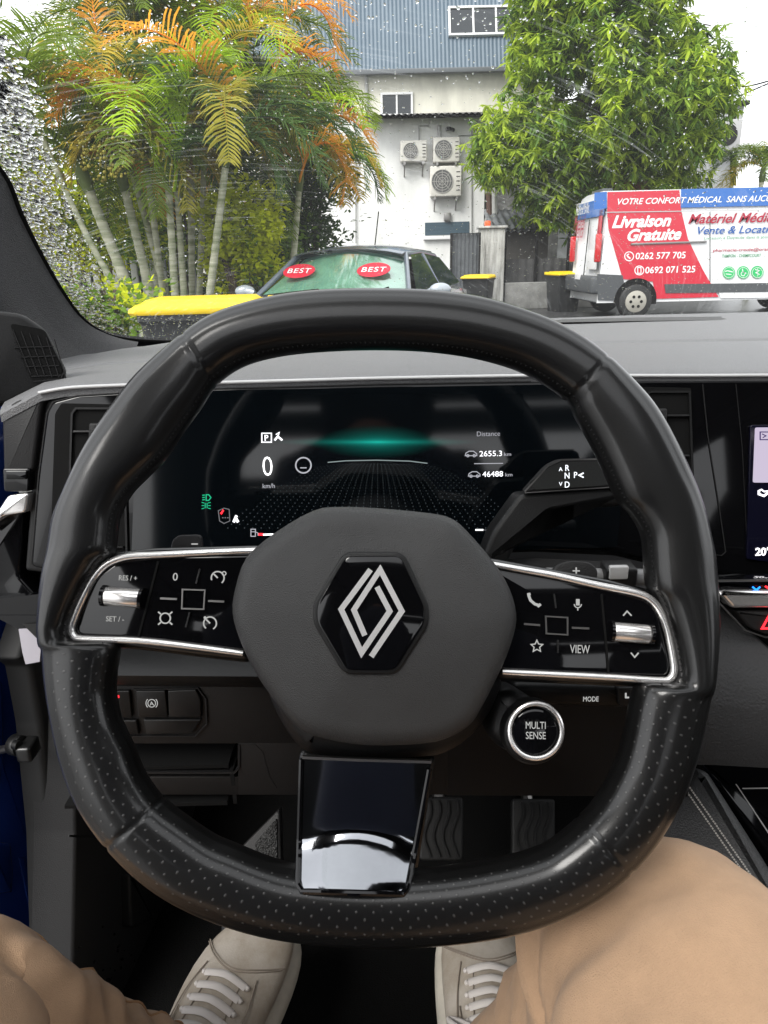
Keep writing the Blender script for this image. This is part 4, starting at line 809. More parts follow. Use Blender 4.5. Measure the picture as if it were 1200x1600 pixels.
# wires
for i, (pts, lb) in enumerate((([(1100,112),(1150,132),(1172,134),(1230,118)], 'looped black overhead wire right of the tree top'), ([(1060,185),(1130,160),(1230,118)], 'straight overhead wire slanting up to the right edge of the sky'), ([(1160,232),(1240,226)], 'lower overhead wire at the right edge of the sky'))):
    g = MB(); g.tube(spline([at(x, y, 20) for x, y in pts], 6), .018, 5); tag(g.obj('overhead_wire', M['dark']), lb, 'wire')
# ---------------- yard walls, gate, fence, pillar
YD = 17.0
def ylab(name, pxs, m, lab, cat, Y=YD, th=.12, grp=None, top=None):
    p = at(sum(x for x, _ in pxs)/len(pxs), 480, Y); t = thing(name, V3((p.x, Y, 0)), lab, cat, grp); return t
t = ylab('gate_pillar', [(752, 0), (790, 0)], None, 'weathered white concrete gate pillar beside the grey metal gate', 'pillar')
a = at(752, 357, YD); b = at(790, 356, YD)
STN = mat('streaked_white_concrete', (.55, .55, .52), .85, bump=(25, .6, .02), var=(5, .65, (.12, .12, .11), (1, 1, .12)))
g = MB(); g.box(*box3(a.x, b.x, YD, YD+.5, 0, a.z), bev=.02); g.obj('shaft', STN, t); g = MB(); g.box(*box3(a.x-.05, b.x+.05, YD-.05, YD+.55, a.z+.001, a.z+.05), bev=.01); g.obj('cap', STN, t)
p = at(762, 351, YD+.2); g = MB(); g.cyl(p, (0, 0, 1), .07, .16, 14, bev=.02); g.cyl(p-V3((0, 0, .11)), (0, 0, 1), .09, .06, 14, bev=.01); tag(g.obj('warning_beacon', mat('orange_lens', (.8, .10, .02), .3)), 'small orange beacon on top of the white gate pillar', 'beacon')
t = ylab('metal_gate', [(704, 0), (752, 0)], None, 'grey ribbed metal gate leaf left of the white pillar', 'gate', YD+.1)
a = at(705, 365, YD+.1); b = at(750, 362, YD+.1); g = MB(); corr(g, (a.x, YD+.1, .1), (b.x, YD+.1, .1), (0, 0, a.z-.1), .09, .012, (0, -1, 0)); g.obj('gate_sheet', mat('gate_grey', (.10, .11, .12), .6, var=(4, .4)), t)
g = MB(); g.tube([V3((a.x, YD+.05, 0)), V3((a.x, YD+.05, a.z)), V3((b.x, YD+.05, a.z)), V3((b.x, YD+.05, 0))], .03, 8); g.obj('gate_frame', M['plastic2'], t)
t = ylab('yard_fence', [(790, 0), (900, 0)], None, 'dark sheet metal fence between white pillar and van', 'fence', YD+.3)
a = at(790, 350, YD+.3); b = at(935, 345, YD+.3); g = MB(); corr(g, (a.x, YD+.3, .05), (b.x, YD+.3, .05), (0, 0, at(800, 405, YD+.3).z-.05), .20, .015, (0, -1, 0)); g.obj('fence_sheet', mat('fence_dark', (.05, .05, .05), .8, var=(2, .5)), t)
g = MB()
for x in (790, 840, 890): p = at(x, 360, YD+.25); g.tube([V3((p.x, YD+.25, 0)), V3((p.x, YD+.25, at(x, 362, YD+.25).z))], .035, 6)
_split(g, 'fence_post', M['dark'], t)
g = MB(); zz = at(800, 398, YD+.1).z; g.box(*box3(a.x, b.x, YD+.1, YD+.28, 0, at(800, 442, YD).z), bev=.02); g.obj('plinth', mat('grey_block', (.22, .22, .21), .8, var=(4, .4)), t)
t = thing('lean_to_shed', V3((at(815, 480, 20).x, 20, 0)), 'low shed with grey corrugated roof behind the dark fence', 'shed')
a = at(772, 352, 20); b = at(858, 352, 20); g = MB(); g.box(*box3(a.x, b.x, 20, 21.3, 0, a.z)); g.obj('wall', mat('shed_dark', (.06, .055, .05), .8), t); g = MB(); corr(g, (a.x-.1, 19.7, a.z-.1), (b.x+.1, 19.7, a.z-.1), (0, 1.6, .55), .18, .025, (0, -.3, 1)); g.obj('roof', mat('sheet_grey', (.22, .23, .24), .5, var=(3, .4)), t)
# ---------------- wheelie bins
LIDY = mat('yellow_plastic', (.75, .52, .01), .4, var=(3, .12)); BLK = mat('bin_black', (.02, .021, .022), .5)
def wheelie():
    t = thing('wheelie_bin', (0, 0, 0), 'x', 'wheelie bin', 'yellow-lidded wheelie bins')
    g = MB(); rg = []
    for z, hx, hy in ((.06, .21, .24), (.10, .23, .26), (.85, .275, .33), (.93, .28, .335), (.95, .295, .35), (.98, .295, .35)):
        c = rnd([(-hx, -hy), (hx, -hy), (hx, hy), (-hx, hy)], .05, 4); rg.append([V3((x, y, z)) for x, y in c])
    g.loft(rg); g.obj('bin_body', BLK, t)
    g = MB(); rg = []
    for z, q in ((.982, 1.03), (.995, 1.05), (1.012, 1.04), (1.034, .95), (1.036, .90), (1.056, .82), (1.06, .5)):
        c = rnd([(-.3*q, -.37*q), (.3*q, -.37*q), (.3*q, .34*q), (-.3*q, .34*q)], .05, 4); rg.append([V3((x, y, z)) for x, y in c])
    g.loft(rg); ld = g.obj('lid', LIDY, t)
    g = MB(); g.box((0, .40, 1.02), (.17, .035, .022), bev=.01); g.box((-.24, .39, 1.015), (.035, .05, .03), bev=.01); g.box((.24, .39, 1.015), (.035, .05, .03), bev=.01); g.obj('lid_hinge', LIDY, ld)
    g = MB(); g.tube([V3((-.28, .37, .96)), V3((-.26, .44, .97)), V3((.26, .44, .97)), V3((.28, .37, .96))], .016, 8); g.obj('handle', BLK, t)
    for s_ in (-1, 1): g = MB(); g.cyl((s_*.25, .30, .10), (1, 0, 0), .10, .05, 20, bev=.01); g.obj('wheel', M['rubber'], t)
    g = MB(); g.slab([(-.09, .45), (.09, .45), (.09, .66), (-.09, .66)], PL(V3((0, -.305, .02)), (0, -1, .1)), 0, .006); st_ = g.obj('sticker', mat('pale_sticker', (.6, .62, .6), .5), t)
    return t
w0 = wheelie(); p = at(768, 433, 15.6); w0['label'] = 'small far wheelie bin with yellow lid in front of the white gate pillar'
w1 = copy_tree(w0); w2 = copy_tree(w0)
p = at(748, 428, 6.9); w0.location = (p.x, 6.9, p.z-1.06)
w0.location = (at(748, 428, 15.9).x, 15.9, at(748, 431, 15.9).z-1.03); w0.rotation_euler.z = R(-20)
w1['label'] = 'wheelie bin with yellow lid half hidden behind the tail of the van'; w1.location = (at(882, 424, 16.3).x, 16.3, at(882, 426, 16.3).z-1.03); w1.rotation_euler.z = R(12)
w2['label'] = 'large near bin with scratched bright yellow lid just outside the windscreen'; p = at(322, 464, 4.3); w2.location = (p.x, 4.3, at(310, 466, 4.3).z-1.05); w2.rotation_euler.z = R(-84)
# ---------------- delivery van
VY = 14.0; VP = PL(V3((0, VY, 0)), (0, -1, 0)); vx0 = VP.px(935, 400)[0]; ztop = VP.px(1000, 295.5)[1]; zb = VP.px(1000, 466)[1]
van = thing('delivery_van', V3((vx0+2.7, VY+1, 0)), 'white red and blue delivery van with French pharmacy lettering parked side on', 'van')
VW = mat('van_white', (.72, .73, .74), .3, coat=.5, var=(2, .08)); VR = mat('van_red', (.52, .008, .03), .3, coat=.5); VB = mat('van_blue', (.015, .12, .42), .3, coat=.5); VG = mat('van_grey_plastic', (.06, .065, .07), .5)
LEN = 5.9; sec = [(VY, .30), (VY-.0, .62), (VY-.012, 1.0), (VY, 1.6), (VY+.02, ztop-.28), (VY+.06, ztop-.10), (VY+.16, ztop-.02), (VY+.5, ztop+.02), (VY+1.5, ztop+.02), (VY+1.84, ztop-.02), (VY+1.94, ztop-.10), (VY+1.98, ztop-.28), (VY+2.0, 1.6), (VY+2.01, 1.0), (VY+2.0, .30)]
def vring(x, kz=1.0, ky=0, rake=0): return [V3((x+rake*(z/ztop), VY+1+(y-VY-1)*(1-ky), .30+(z-.30)*kz)) for y, z in sec]
g = MB(); g.loft([vring(vx0+.10, .985, .05), vring(vx0+.02, .995, .01, .10), vring(vx0+.10, 1, 0, .05), vring(vx0+3.9), vring(vx0+4.3, .99, .01), vring(vx0+5.0, .62, .03), vring(vx0+5.7, .50, .08), vring(vx0+5.9, .35, .15)], caps=True); vb = g.obj('body', VW, van, smooth=40)
def decal(pts, m, name, h=.018, par=None): g = MB(); g.slab([VP.px(x, y, h) for x, y in pts], VP, h-.004, h, 0, back=False); return g.obj(name, m, par or vb, smooth=0)
decal([(949,325.5),(949,300),(1062,297),(1063.5,323),(1065,331),(1075,373),(1098,421),(1123,464),(1025,467),(1020,440),(973,436),(951,359),(948.5,331)], VR, 'red_livery')
decal([(1064,295.5),(1300,290),(1300,319),(1064,324.5)], VB, 'blue_band'); decal([(929,301),(948.5,299.5),(948,325.5),(928,327)], VB, 'blue_corner', .02)
# rear face decals
RPn = PL(V3((vx0+.01, VY+1, 0)), (-1, 0, .04), (0, -1, 0))
def rq(y0, y1, z0, z1, m, name, h=.02): g = MB(); g.slab([(-(y0-VY-1), z0), (-(y1-VY-1), z0), (-(y1-VY-1), z1), (-(y0-VY-1), z1)], RPn, h-.01, h, .003); return g.obj(name, m, vb)
rq(VY+.08, VY+1.9, ztop-.42, ztop-.12, VB, 'rear_blue_band'); rq(VY+.98, VY+1.02, .75, ztop-.45, M['dark'], 'door_gap', .022)
rq(VY+.16, VY+.38, 1.25, 1.95, VR, 'rear_red_panel'); rq(VY+.2, VY+.85, .9, 1.25, WF, 'rear_notice')
g = MB(); g.box((vx0+.02, VY+1, .62), (.12, 1.02, .16), bev=.05); g.obj('rear_bumper', VG, van)
decal([(893+40,428),(973,430),(975,441),(966,470),(934,469)], VG, 'rear_corner_plastic', .022)
for yy in (VY+.03, VY+1.9):
    g = MB(); g.box((vx0+.0, yy+(.03 if yy < VY+1 else .0), 1.28), (.055, .05, .25), bev=.025); g.obj('tail_light', mat('red_lens', (.5, .01, .015), .2, coat=1), van)
rq(VY+.8, VY+1.2, .70, .82, mat('plate_white', (.7, .7, .7), .4), 'number_plate', .14)
g = MB(); g.box((vx0+.24, VY+.9, ztop+.02), (.10, .35, .05), bev=.02); g.obj('high_brake_light', VG, van)
decal([(1038,444),(1300,441),(1300,455),(1040,458)], VG, 'rubbing_strip', .03)
decal([(1123,456),(1300,454),(1300,464),(1126,466)], VW, 'white_sill', .024)
g = MB(); g.slab([VP.px(x, y) for x, y in ((985,380),(1103,376),(1103,379),(985,383))], VP, .015, .04, .005); g.obj('door_rail', M['steel'], vb)
decal([(1109,331),(1110,331),(1110,441),(1109,441)], M['plastic2'], 'door_shut_line', .0205); decal([(946,331),(1300,326),(1300,327),(946,332.4)], mat('gutter_white', (.45, .45, .45), .5), 'roof_gutter', .026)
cxw, czw = VP.px(992, 468); wr = .315
g = MB(); ab = [(cxw+.40*math.cos(R(a)), wr+.02+.40*math.sin(R(a))) for a in range(0, 181, 9)]+[(cxw-.40, .26), (cxw+.40, .26)]; g.slab(ab, VP, .0, .026, 0); g.obj('wheel_arch', M['dark'], van)
for X in (cxw, cxw+3.6):
    for yy in (VY+.05, VY+1.88):
        wh = MB(); wh.cyl((X, yy, wr), (0, 1, 0), wr, .22, 36, bev=.04); wo = wh.obj('wheel', M['rubber'], van, smooth=50)
        if yy < VY+1:
            r_ = MB(); r_.cyl((X, yy-.11, wr), (0, 1, 0), .20, .03, 30, bev=.01); ro2 = r_.obj('rim', mat('hubcap', (.40, .38, .33), .4, metal=.5), wo)
            r_ = MB(); 
            for k in range(6): a = k*math.pi/3; r_.cyl((X+.10*math.cos(a), yy-.127, wr+.10*math.sin(a)), (0, 1, 0), .028, .01, 10)
            r_.obj('bolt_hole', M['dark'], ro2)
# lettering on the side
g = MB(); h = .0215
g.text('VOTRE CONFORT MÉDICAL  SANS AUCUN FRAIS', VP, 963, 315, 8.6, h, shear=.25, align='LEFT', bold=.012, wpx=287)
for s_, x, y, H_, w_ in (('Livraison', 956, 346.5, 17, 92), ('Gratuite', 978, 367.5, 16.5, 84)): g.text(s_, VP, x, y, H_, h, shear=.3, align='LEFT', bold=.035, wpx=w_, rot=.5)
g.text('0262 577 705', VP, 993, 400, 9.5, h, align='LEFT', bold=.015, wpx=78); g.text('0692 071 525', VP, 1008, 422, 9.5, h, align='LEFT', bold=.015, wpx=78)
g.arc(983, 400.5, 7, 0, 360, VP, h, 1.3); g.stroke([(979.5,398),(981,401),(985,404)], VP, h, 2); g.stroke([(980,398),(983,397)], VP, h, 1.6)
g.arc(999, 422.5, 7, 0, 360, VP, h, 1.3); g.stroke([(996.5,418),(1001.5,418),(1001.5,427),(996.5,427)], VP, h, 1.3, True); g.obj('white_lettering', emis('x', (0, 0, 0), 0) if 0 else mat('sticker_white', (.8, .8, .8), .4), vb, smooth=0)
g = MB(); g.text('Matériel Médical', VP, 1075, 342, 13.5, h, shear=.3, align='LEFT', bold=.022, wpx=148); g.text('pharmacie-creole@orange.fr', VP, 1114, 391, 4.5, h, align='LEFT', wpx=104, bold=.01); g.obj('red_lettering', mat('letter_red', (.36, .015, .04), .5), vb, smooth=0)
g = MB(); g.text('Vente & Location', VP, 1087, 360, 11, h, shear=.25, align='LEFT', bold=.015, wpx=130); g.obj('blue_lettering', mat('letter_blue', (.03, .10, .32), .5), vb, smooth=0)
g = MB(); g.text('Livraison à Domicile dans la journée', VP, 1100, 372, 4.2, h, align='LEFT', wpx=112); g.text('TAMPON - CHEMPCOURT', VP, 1128, 400, 4.5, h, align='LEFT', wpx=61, bold=.01); g.obj('green_lettering', mat('letter_green', (.05, .28, .12), .5), vb, smooth=0)
g = MB()
for x in (1139, 1161.5, 1183.5): g.disc(x, 426-(x-1139)*.02, 9.8, VP, h, thick=.003)
gd = g.obj('green_roundels', mat('roundel_green', (.02, .42, .12), .5), vb, smooth=0)
g = MB()
for x in (1139, 1161.5, 1183.5): g.arc(x, 426, 8, 0, 360, VP, h+.001, .6)
g.stroke([(1133,424),(1137,423),(1145,425)], VP, h+.001, 1.4); g.stroke([(1134,428),(1143,429)], VP, h+.001, 1.2); g.arc(1161, 428, 3, 0, 360, VP, h+.001, 1); g.stroke([(1160,420),(1161,425),(1166,427)], VP, h+.001, 1.3); g.stroke([(1180,421),(1186,423),(1181,426),(1187,429)], VP, h+.001, 1.2); g.stroke([(1184,419),(1184,432)], VP, h+.001, .8); g.obj('roundel_symbols', WF, vb, smooth=0)
g = MB(); g.text('Matériel', RPn, 905, 348, 6, .024, shear=.2, wpx=16); g.text('Médical', RPn, 905, 360, 6, .024, shear=.2, wpx=14); g.obj('rear_lettering', bpy.data.materials['letter_red'], vb, smooth=0)
g = MB(); g.text('VOTRE CONFORT', RPn, 910, 322, 3, .024, wpx=20); g.text('MÉDICAL SANS', RPn, 910, 329, 3, .024, wpx=20); g.obj('rear_lettering', WF, vb, smooth=0)
# ---------------- parked car facing us
CX, CY, YAW = -.26, 7.35, R(-17)
car = thing('parked_car', (CX, CY, 0), 'dark grey parked car facing us with a green sunshade behind its windscreen', 'car'); Rz = Matrix.Rotation(YAW, 3, 'Z')
def cw(x, y, z): return V3((CX, CY, -.06)) + Rz @ V3((x, y, z))
CPa = mat('blue_grey_paint', (.09, .115, .15), .25, coat=.8, metal=.4); CG = mat('car_glass', (.02, .03, .03), .05)
g = MB(); rg = []
for y, hw, z0, z1 in ((-2.05, .55, .35, .55), (-1.98, .74, .25, .70), (-1.7, .82, .2, .78), (-1.1, .87, .2, .90), (-.72, .88, .2, .955), (.2, .88, .2, .96), (1.3, .88, .2, .97), (1.8, .84, .22, .93), (2.0, .72, .3, .8)):
    rg.append([cw(x, y, z) for x, z in ((-hw*.9, z0), (-hw, z0+.12), (-hw, z1-.18), (-hw*.96, z1-.05), (-hw*.8, z1), (-hw*.3, z1+.02), (hw*.3, z1+.02), (hw*.8, z1), (hw*.96, z1-.05), (hw, z1-.18), (hw, z0+.12), (hw*.9, z0))])
g.loft(rg); cb = g.obj('body', CPa, car, smooth=45)
yb, yt, zb_, zt = -.74, -.08, .94, 1.36; wb, wt = .72, .54
g = MB(); g.loft([[cw(x*q, y, z-.20*(abs(x)**2.2)) for x in (-.56, -.4, -.2, 0, .2, .4, .56)] for q, y, z in ((.97, yt-.04, zt-.015), (1, yt, zt), (1, .4, zt+.03), (1, 1.0, zt+.01), (.95, 1.45, zt-.09))], closed=False, caps=False); g.obj('roof', CPa, car, smooth=60)
g = MB(); rows = []
for t_ in [i/6 for i in range(7)]:
    rows.append([cw((wb+(wt-wb)*t_)*s_, yb+(yt-yb)*t_+.10*(s_*s_)*(1-t_*.3), zb_+(zt-.02-zb_)*t_-.055*s_*s_*t_) for s_ in [-1+k/5 for k in range(11)]])
g.loft(rows, closed=False, caps=False)
cgm = bpy.data.materials.new('car_clear_glass'); cgm.use_nodes = True; t_ = cgm.node_tree; t_.nodes.clear(); o_ = t_.nodes.new('ShaderNodeOutputMaterial'); a_ = t_.nodes.new('ShaderNodeBsdfTransparent'); a_.inputs[0].default_value = (.72, .88, .80, 1); b_ = t_.nodes.new('ShaderNodeBsdfGlossy'); b_.inputs['Roughness'].default_value = .05; m_ = t_.nodes.new('ShaderNodeMixShader'); m_.inputs[0].default_value = .38; t_.links.new(a_.outputs[0], m_.inputs[1]); t_.links.new(b_.outputs[0], m_.inputs[2]); t_.links.new(m_.outputs[0], o_.inputs[0])
g.obj('windscreen', cgm, car, smooth=60)
for s_ in (-1, 1):
    g = MB(); g.tube([cw(s_*(wb+.03), yb+.08, zb_-.02), cw(s_*(wt+.02), yt+.04, zt-.075), cw(s_*.58, .4, zt-.06), cw(s_*.59, 1.0, zt-.09), cw(s_*.66, 1.6, .98)], .024, 8); g.tube([cw(s_*.78, .45, .95), cw(s_*.60, .42, zt-.07)], .022, 8); g.obj('pillar', mat('pillar_grey', (.11, .13, .16), .3, coat=.6), car, smooth=60)
    g = MB(); g.loft([[cw(s_*.79, -.55, .95), cw(s_*.80, .4, .96), cw(s_*.79, 1.5, .97)], [cw(s_*.60, -.02, zt-.08), cw(s_*.60, .4, zt-.06), cw(s_*.62, 1.15, zt-.11)]], closed=False, caps=False); g.obj('side_glass', CG, car, smooth=0)
    g = MB(); g.ball(cw(s_*.97, -.40, .98), .10, 16, 10, axes=(1, .5, .58)); g.tube([cw(s_*.86, -.42, .96), cw(s_*.95, -.42, .98)], .03, 6); g.obj('wing_mirror', mat('mirror_shell', (.30, .33, .36), .2, coat=1), car, smooth=60)
    g = MB(); g.box(cw(s_*.66, -1.93, .62), (.15, .05, .07), bev=.02); g.obj('headlight', mat('lamp_lens', (.5, .5, .5), .1), car)
    for yy in (-1.35, 1.30): g = MB(); g.cyl(cw(s_*.80, yy, .37), Rz @ V3((1, 0, 0)), .31, .2, 24, bev=.03); g.obj('wheel', M['rubber'], car, smooth=50)
g = MB(); g.tube([cw(-.1, -.78, .955), cw(.5, -.70, .99), cw(.55, -.62, 1.01)], .010, 6); g.tube([cw(-.65, -.72, .95), cw(-.1, -.66, 1.0)], .010, 6); _split(g, 'wiper', M['dark'], car)
g = MB(); g.tube([cw(.18, .2, zt+.02), cw(.18, .35, zt+.33)], .006, 5); g.obj('aerial', M['dark'], car)
g = MB(); g.box(cw(0, .9, 1.1), (.5, .3, .14), rot=Rz, bev=.05); g.obj('rear_seat', M['dark'], car)
# sunshade inside the parked car
g = MB(); rows = []
for t_ in [i/4 for i in range(5)]:
    rows.append([cw((wb*.97+(wt*.95-wb*.97)*t_)*s_, yb+(yt-yb)*t_+.10*(s_*s_)+.05+.008*math.sin(s_*14), zb_+.005+(zt-.05-zb_)*t_-.055*s_*s_*t_) for s_ in [-1+k/30 for k in range(61)]])
g.loft(rows, closed=False, caps=False); sh = g.obj('sunshade', mat('mint_sunshade', (.42, .62, .54), .45, bump=(12, .4, .02), var=(6, .25)), None, smooth=60); tag(sh, 'mint green foil sunshade with two red ovals behind the windscreen of the parked car', 'sunshade')
for sx_ in (-.40, .34):
    nn = Rz @ V3((0, -(zt-zb_), yt-yb)); pl = PL(cw(sx_, yb+(yt-yb)*.52+.02, zb_+(zt-zb_)*.52), nn, Rz @ V3((1, 0, 0)))
    g = MB(); g.slab([(.16*math.cos(i/14*math.pi), .112*math.sin(i/14*math.pi)) for i in range(28)], pl, -.003, .0, 0); ov = g.obj('red_oval', mat('oval_red', (.45, .01, .03), .5), sh, smooth=0)
    c_ = MB(); p2 = [0, 0]
    cu = bpy.data.curves.new('t', 'FONT'); cu.body = 'BEST'; cu.align_x = 'CENTER'; cu.size = .105; cu.offset = .0; cu.space_character = 1.1; cu.extrude = .0005; oo = bpy.data.objects.new('t', cu); COL.objects.link(oo); bpy.context.view_layer.update(); me = bpy.data.meshes.new_from_object(oo.evaluated_get(bpy.context.evaluated_depsgraph_get()))
    c_.add([pl.w(v.co.x, v.co.y-.035, .002+v.co.z) for v in me.vertices], [tuple(p_.vertices) for p_ in me.polygons]); bpy.data.objects.remove(oo); c_.obj('oval_lettering', WF, ov, smooth=0)
# ============================================================ VEGETATION
GR = [leafmat('palm_green', (.17, .25, .02)), leafmat('palm_deep_green', (.08, .15, .03)), leafmat('palm_lime', (.34, .52, .01)), leafmat('palm_orange', (.80, .38, .04), .45), leafmat('palm_yellow', (.55, .42, .04)), leafmat('palm_olive', (.34, .31, .03))]
TRK = mat('ringed_palm_stem', (.50, .49, .38), .7, bump=(6, .5, .02), var=(4, .4, (.17, .20, .10), (.5, .5, 5)))
def frond(mb, pts, ll, n, mi, sag=.35, w=.022, rach=.014):
    P = spline(pts, 8); m = len(P); tot = sum((P[i+1]-P[i]).length for i in range(m-1)); mb.tube(P[::2]+([P[-1]] if (m-1) % 2 else []), [max(.003, rach*(1-i/(m/2+1))) for i in range(len(P[::2])+(1 if (m-1) % 2 else 0))], 4, mi)
    for i in range(n):
        t = .12+.88*i/n; k = t*(m-1); a = int(k); p = P[a].lerp(P[min(a+1, m-1)], k-a); tg = (P[min(a+1, m-1)]-P[max(a-1, 0)]).normalized()
        side0 = tg.cross(V3((0, 0, 1))); side0 = side0.normalized() if side0.length > .05 else V3((1, 0, 0)); up = side0.cross(tg)
        L_ = ll*(math.sin(math.pi*min(1, .18+t*.80))**.7)*random.uniform(.6, 1.12)
        for s_ in (-1, 1):
            d = (side0*s_*random.uniform(.75, 1) + tg*random.uniform(.55, .8) + up*random.uniform(-.1, .55)).normalized(); wv = tg*w*.5
            q1 = p+d*L_*.5; q2 = p+d*L_*.85+V3((0, 0, -sag*L_*.35)); q3 = p+d*L_+V3((0, 0, -sag*L_*.75))
            n0 = len(mb.V); mb.V += [p-wv*.5, p+wv*.5, q1+wv, q1-wv, q2+wv*.7, q2-wv*.7, q3]; mb.F += [(n0, n0+1, n0+2, n0+3), (n0+3, n0+2, n0+4, n0+5), (n0+5, n0+4, n0+6)]; mb.M += [mi]*3
def rand_frond(mb, top, az, el, L_, mi, ll=.42, n=52):
    d = V3((math.cos(az)*math.cos(el), math.sin(az)*math.cos(el), math.sin(el))); pts = [top]; p = V3(top); k = 5; e = el
    for i in range(k):
        e -= R(random.uniform(20, 33))*(1 if i else .3); dd = V3((math.cos(az)*math.cos(e), math.sin(az)*math.cos(e), math.sin(e))); p = p+dd*L_/k; pts.append(p.copy())
    frond(mb, pts, ll, n, mi)
def palm(base_px, top_px, D, r_, label, nf, cols, heroes=(), berries=(), bend=0, seed=0, L_=1.5, up=0):
    random.seed(seed); b = at(*base_px, D); tp = at(*top_px, D+random.uniform(-.2, .3)); dirv = (tp-b); k = -b.z/dirv.z; b0 = b+dirv*k if abs(k) < 3 else V3((b.x, b.y, 0)); b0.z = 0
    t = thing('palm', b0, label, 'palm', 'areca palms in the planting bed')
    g = MB(); mid = (b0+tp)/2+V3((bend, 0, 0)); P = spline([b0, mid, tp], 26); rr = []
    for i in range(len(P)): rr.append(r_*.66*(1.15-.35*i/len(P))*(1.07 if i % 3 == 0 else .98))
    g.tube(P, rr, 12); tr = g.obj('trunk', TRK, t, smooth=50)
    g = MB(); up_ = (tp-mid).normalized(); cs = [tp, tp+up_*.12, tp+up_*.3, tp+up_*.45]; g.tube(cs, [r_*.62, r_*.78, r_*.6, r_*.3], 10); g.obj('crownshaft', leafmat('shaft', random.choice([(.16, .20, .06), (.30, .17, .05), (.12, .16, .05)]), .1), t, smooth=60)
    g = MB(); top = tp+up_*.32
    for i in range(int(nf*1.6)):
        az = 2*math.pi*(i+random.random()*.6)/nf; rand_frond(g, top, az, R(random.uniform(25, 80)), L_*random.uniform(.8, 1.2), random.choices(range(6), cols)[0])
    for pth, ll, n, mi in heroes:
        frond(g, [at(x, y, D-.4+dz) for x, y, *z_ in pth for dz in [(z_[0] if z_ else 0)]], ll, n, mi)
    g.obj('crown', GR, t, smooth=0)
    if berries:
        g = MB()
        for bx_, by_, rx, ry, n in berries:
            for _ in range(n):
                a = random.uniform(0, 6.28); q = random.random()**.5; c = at(bx_+rx*q*math.cos(a), by_+ry*q*math.sin(a), D-.5+random.uniform(-.25, .3)); g.ball(c, random.uniform(.010, .016), 5, 4)
            for _ in range(n//14): a = random.uniform(0, 6.28); c = at(bx_+rx*.9*math.cos(a), by_+ry*.9*math.sin(a), D-.5); g.tube([at(bx_, by_-ry*.8, D-.4), c], .004, 4, 1)
        tag(g.obj('fruit_clusters', [mat('yellow_fruit', (.30, .26, .03), .5), GR[5]], t, smooth=60), kind='stuff')
    return t
C1 = (6, 2, 1.2, .55, .9, 3.2); C2 = (5, 2, 1, 1.6, 1.2, 2.5)
palm((205,462), (140,300), 7.6, .085, 'thick leaning palm with an orange frond arching left, leftmost close trunk', 8, C1, heroes=[([(215,205),(196,150),(150,118),(105,150),(82,190)], .42, 60, 3), ([(215,205),(170,140),(120,125),(90,160)], .35, 30, 3)], berries=[(165,235,45,50,240)], seed=11)
palm((236,462), (196,300), 7.9, .075, 'palm trunk with mossy base between the leaning palm and the yellow fruit', 8, C1, berries=[(225,215,55,42,330)], seed=12)
palm((255,458), (228,250), 8.3, .055, 'slim pale ringed palm stem left of the two brown twin stems', 8, C1, seed=13, L_=1.7)
palm((273,452), (263,290), 7.7, .060, 'brown sheathed palm with one upright lime green frond', 6, C1, heroes=[([(272,300),(278,220),(290,140),(310,98),(345,86),(374,118)], .62, 60, 2), ([(272,300),(285,210),(300,130),(300,85)], .50, 40, 2)], seed=14)
palm((287,452), (277,300), 7.9, .055, 'pale twin stem directly right of the brown sheathed palm', 6, C1, seed=15)
palm((300,448), (297,280), 8.6, .055, 'thin mossy palm stem at the back of the clump', 8, C1, seed=16, L_=1.7)
palm((312,448), (319,250), 8.4, .052, 'slender straight whitish palm stem right of the mossy one', 8, C2, heroes=[([(345,150),(335,120),(325,160),(338,200),(348,228)], .30, 34, 4)], berries=[(370,165,35,35,150)], seed=17, L_=1.7)
palm((328,458), (352,262), 7.6, .060, 'grey brown palm stem leaning right with dark arching fronds', 8, (3, 6, .2, .6, .5, 1), heroes=[([(352,242),(372,215),(405,222),(428,262),(436,300)], .50, 60, 1), ([(352,242),(330,225),(300,222),(270,250)], .40, 40, 1)], seed=18)
palm((459,400), (467,300), 8.8, .060, 'separate pale palm with orange tipped drooping fronds nearest the parked car', 7, (4, 2, .4, 2.6, 1.5, 1.5), heroes=[([(467,285),(485,235),(515,225),(540,270),(535,318)], .42, 60, 3), ([(467,285),(455,240),(440,230),(425,262)], .35, 40, 0), ([(500,245),(540,225),(575,245),(596,292)], .30, 50, 4)], seed=19, L_=1.4)
palm((437,400), (438,270), 10.0, .055, 'thin dim palm stem in shade behind the separate pale palm', 8, C2, heroes=[([(438,250),(470,200),(520,180),(560,195),(585,235)], .45, 60, 3)], seed=20, L_=1.8)
palm((225,480), (65,215), 7.2, .045, 'thin green palm stem leaning far out to the left behind the raindrops', 6, C1, bend=-.15, seed=21, L_=1.3)
palm((262,470), (150,60), 8.6, .055, 'tall palm with an orange brown stem rising out of the top of the view', 7, C1, seed=22, L_=1.8, heroes=[([(152,75),(148,30),(140,-30)], .3, 20, 3)])
palm((330,470), (370,130), 9.2, .055, 'tall palm whose orange fronds spread beside the blue roof', 9, (5, 3, .5, 1.4, 1, 2), seed=23, L_=1.7, heroes=[([(420,140),(440,90),(470,80),(510,95),(525,115)], .38, 50, 3), ([(430,60),(465,10),(500,15),(522,60),(522,100)], .42, 50, 3), ([(400,60),(385,10),(400,-20),(440,-20)], .40, 50, 3), ([(410,200),(430,150),(470,135),(500,160),(512,200)], .5, 60, 0)])
palm((300,470), (300,90), 9.4, .055, 'tall palm rising through the middle of the clump behind the lime frond', 10, C1, seed=24, L_=1.9)
palm((250,470), (215,110), 9.4, .055, 'tall palm at the back left whose crown fills the top of the clump', 10, C1, seed=25, L_=1.9)
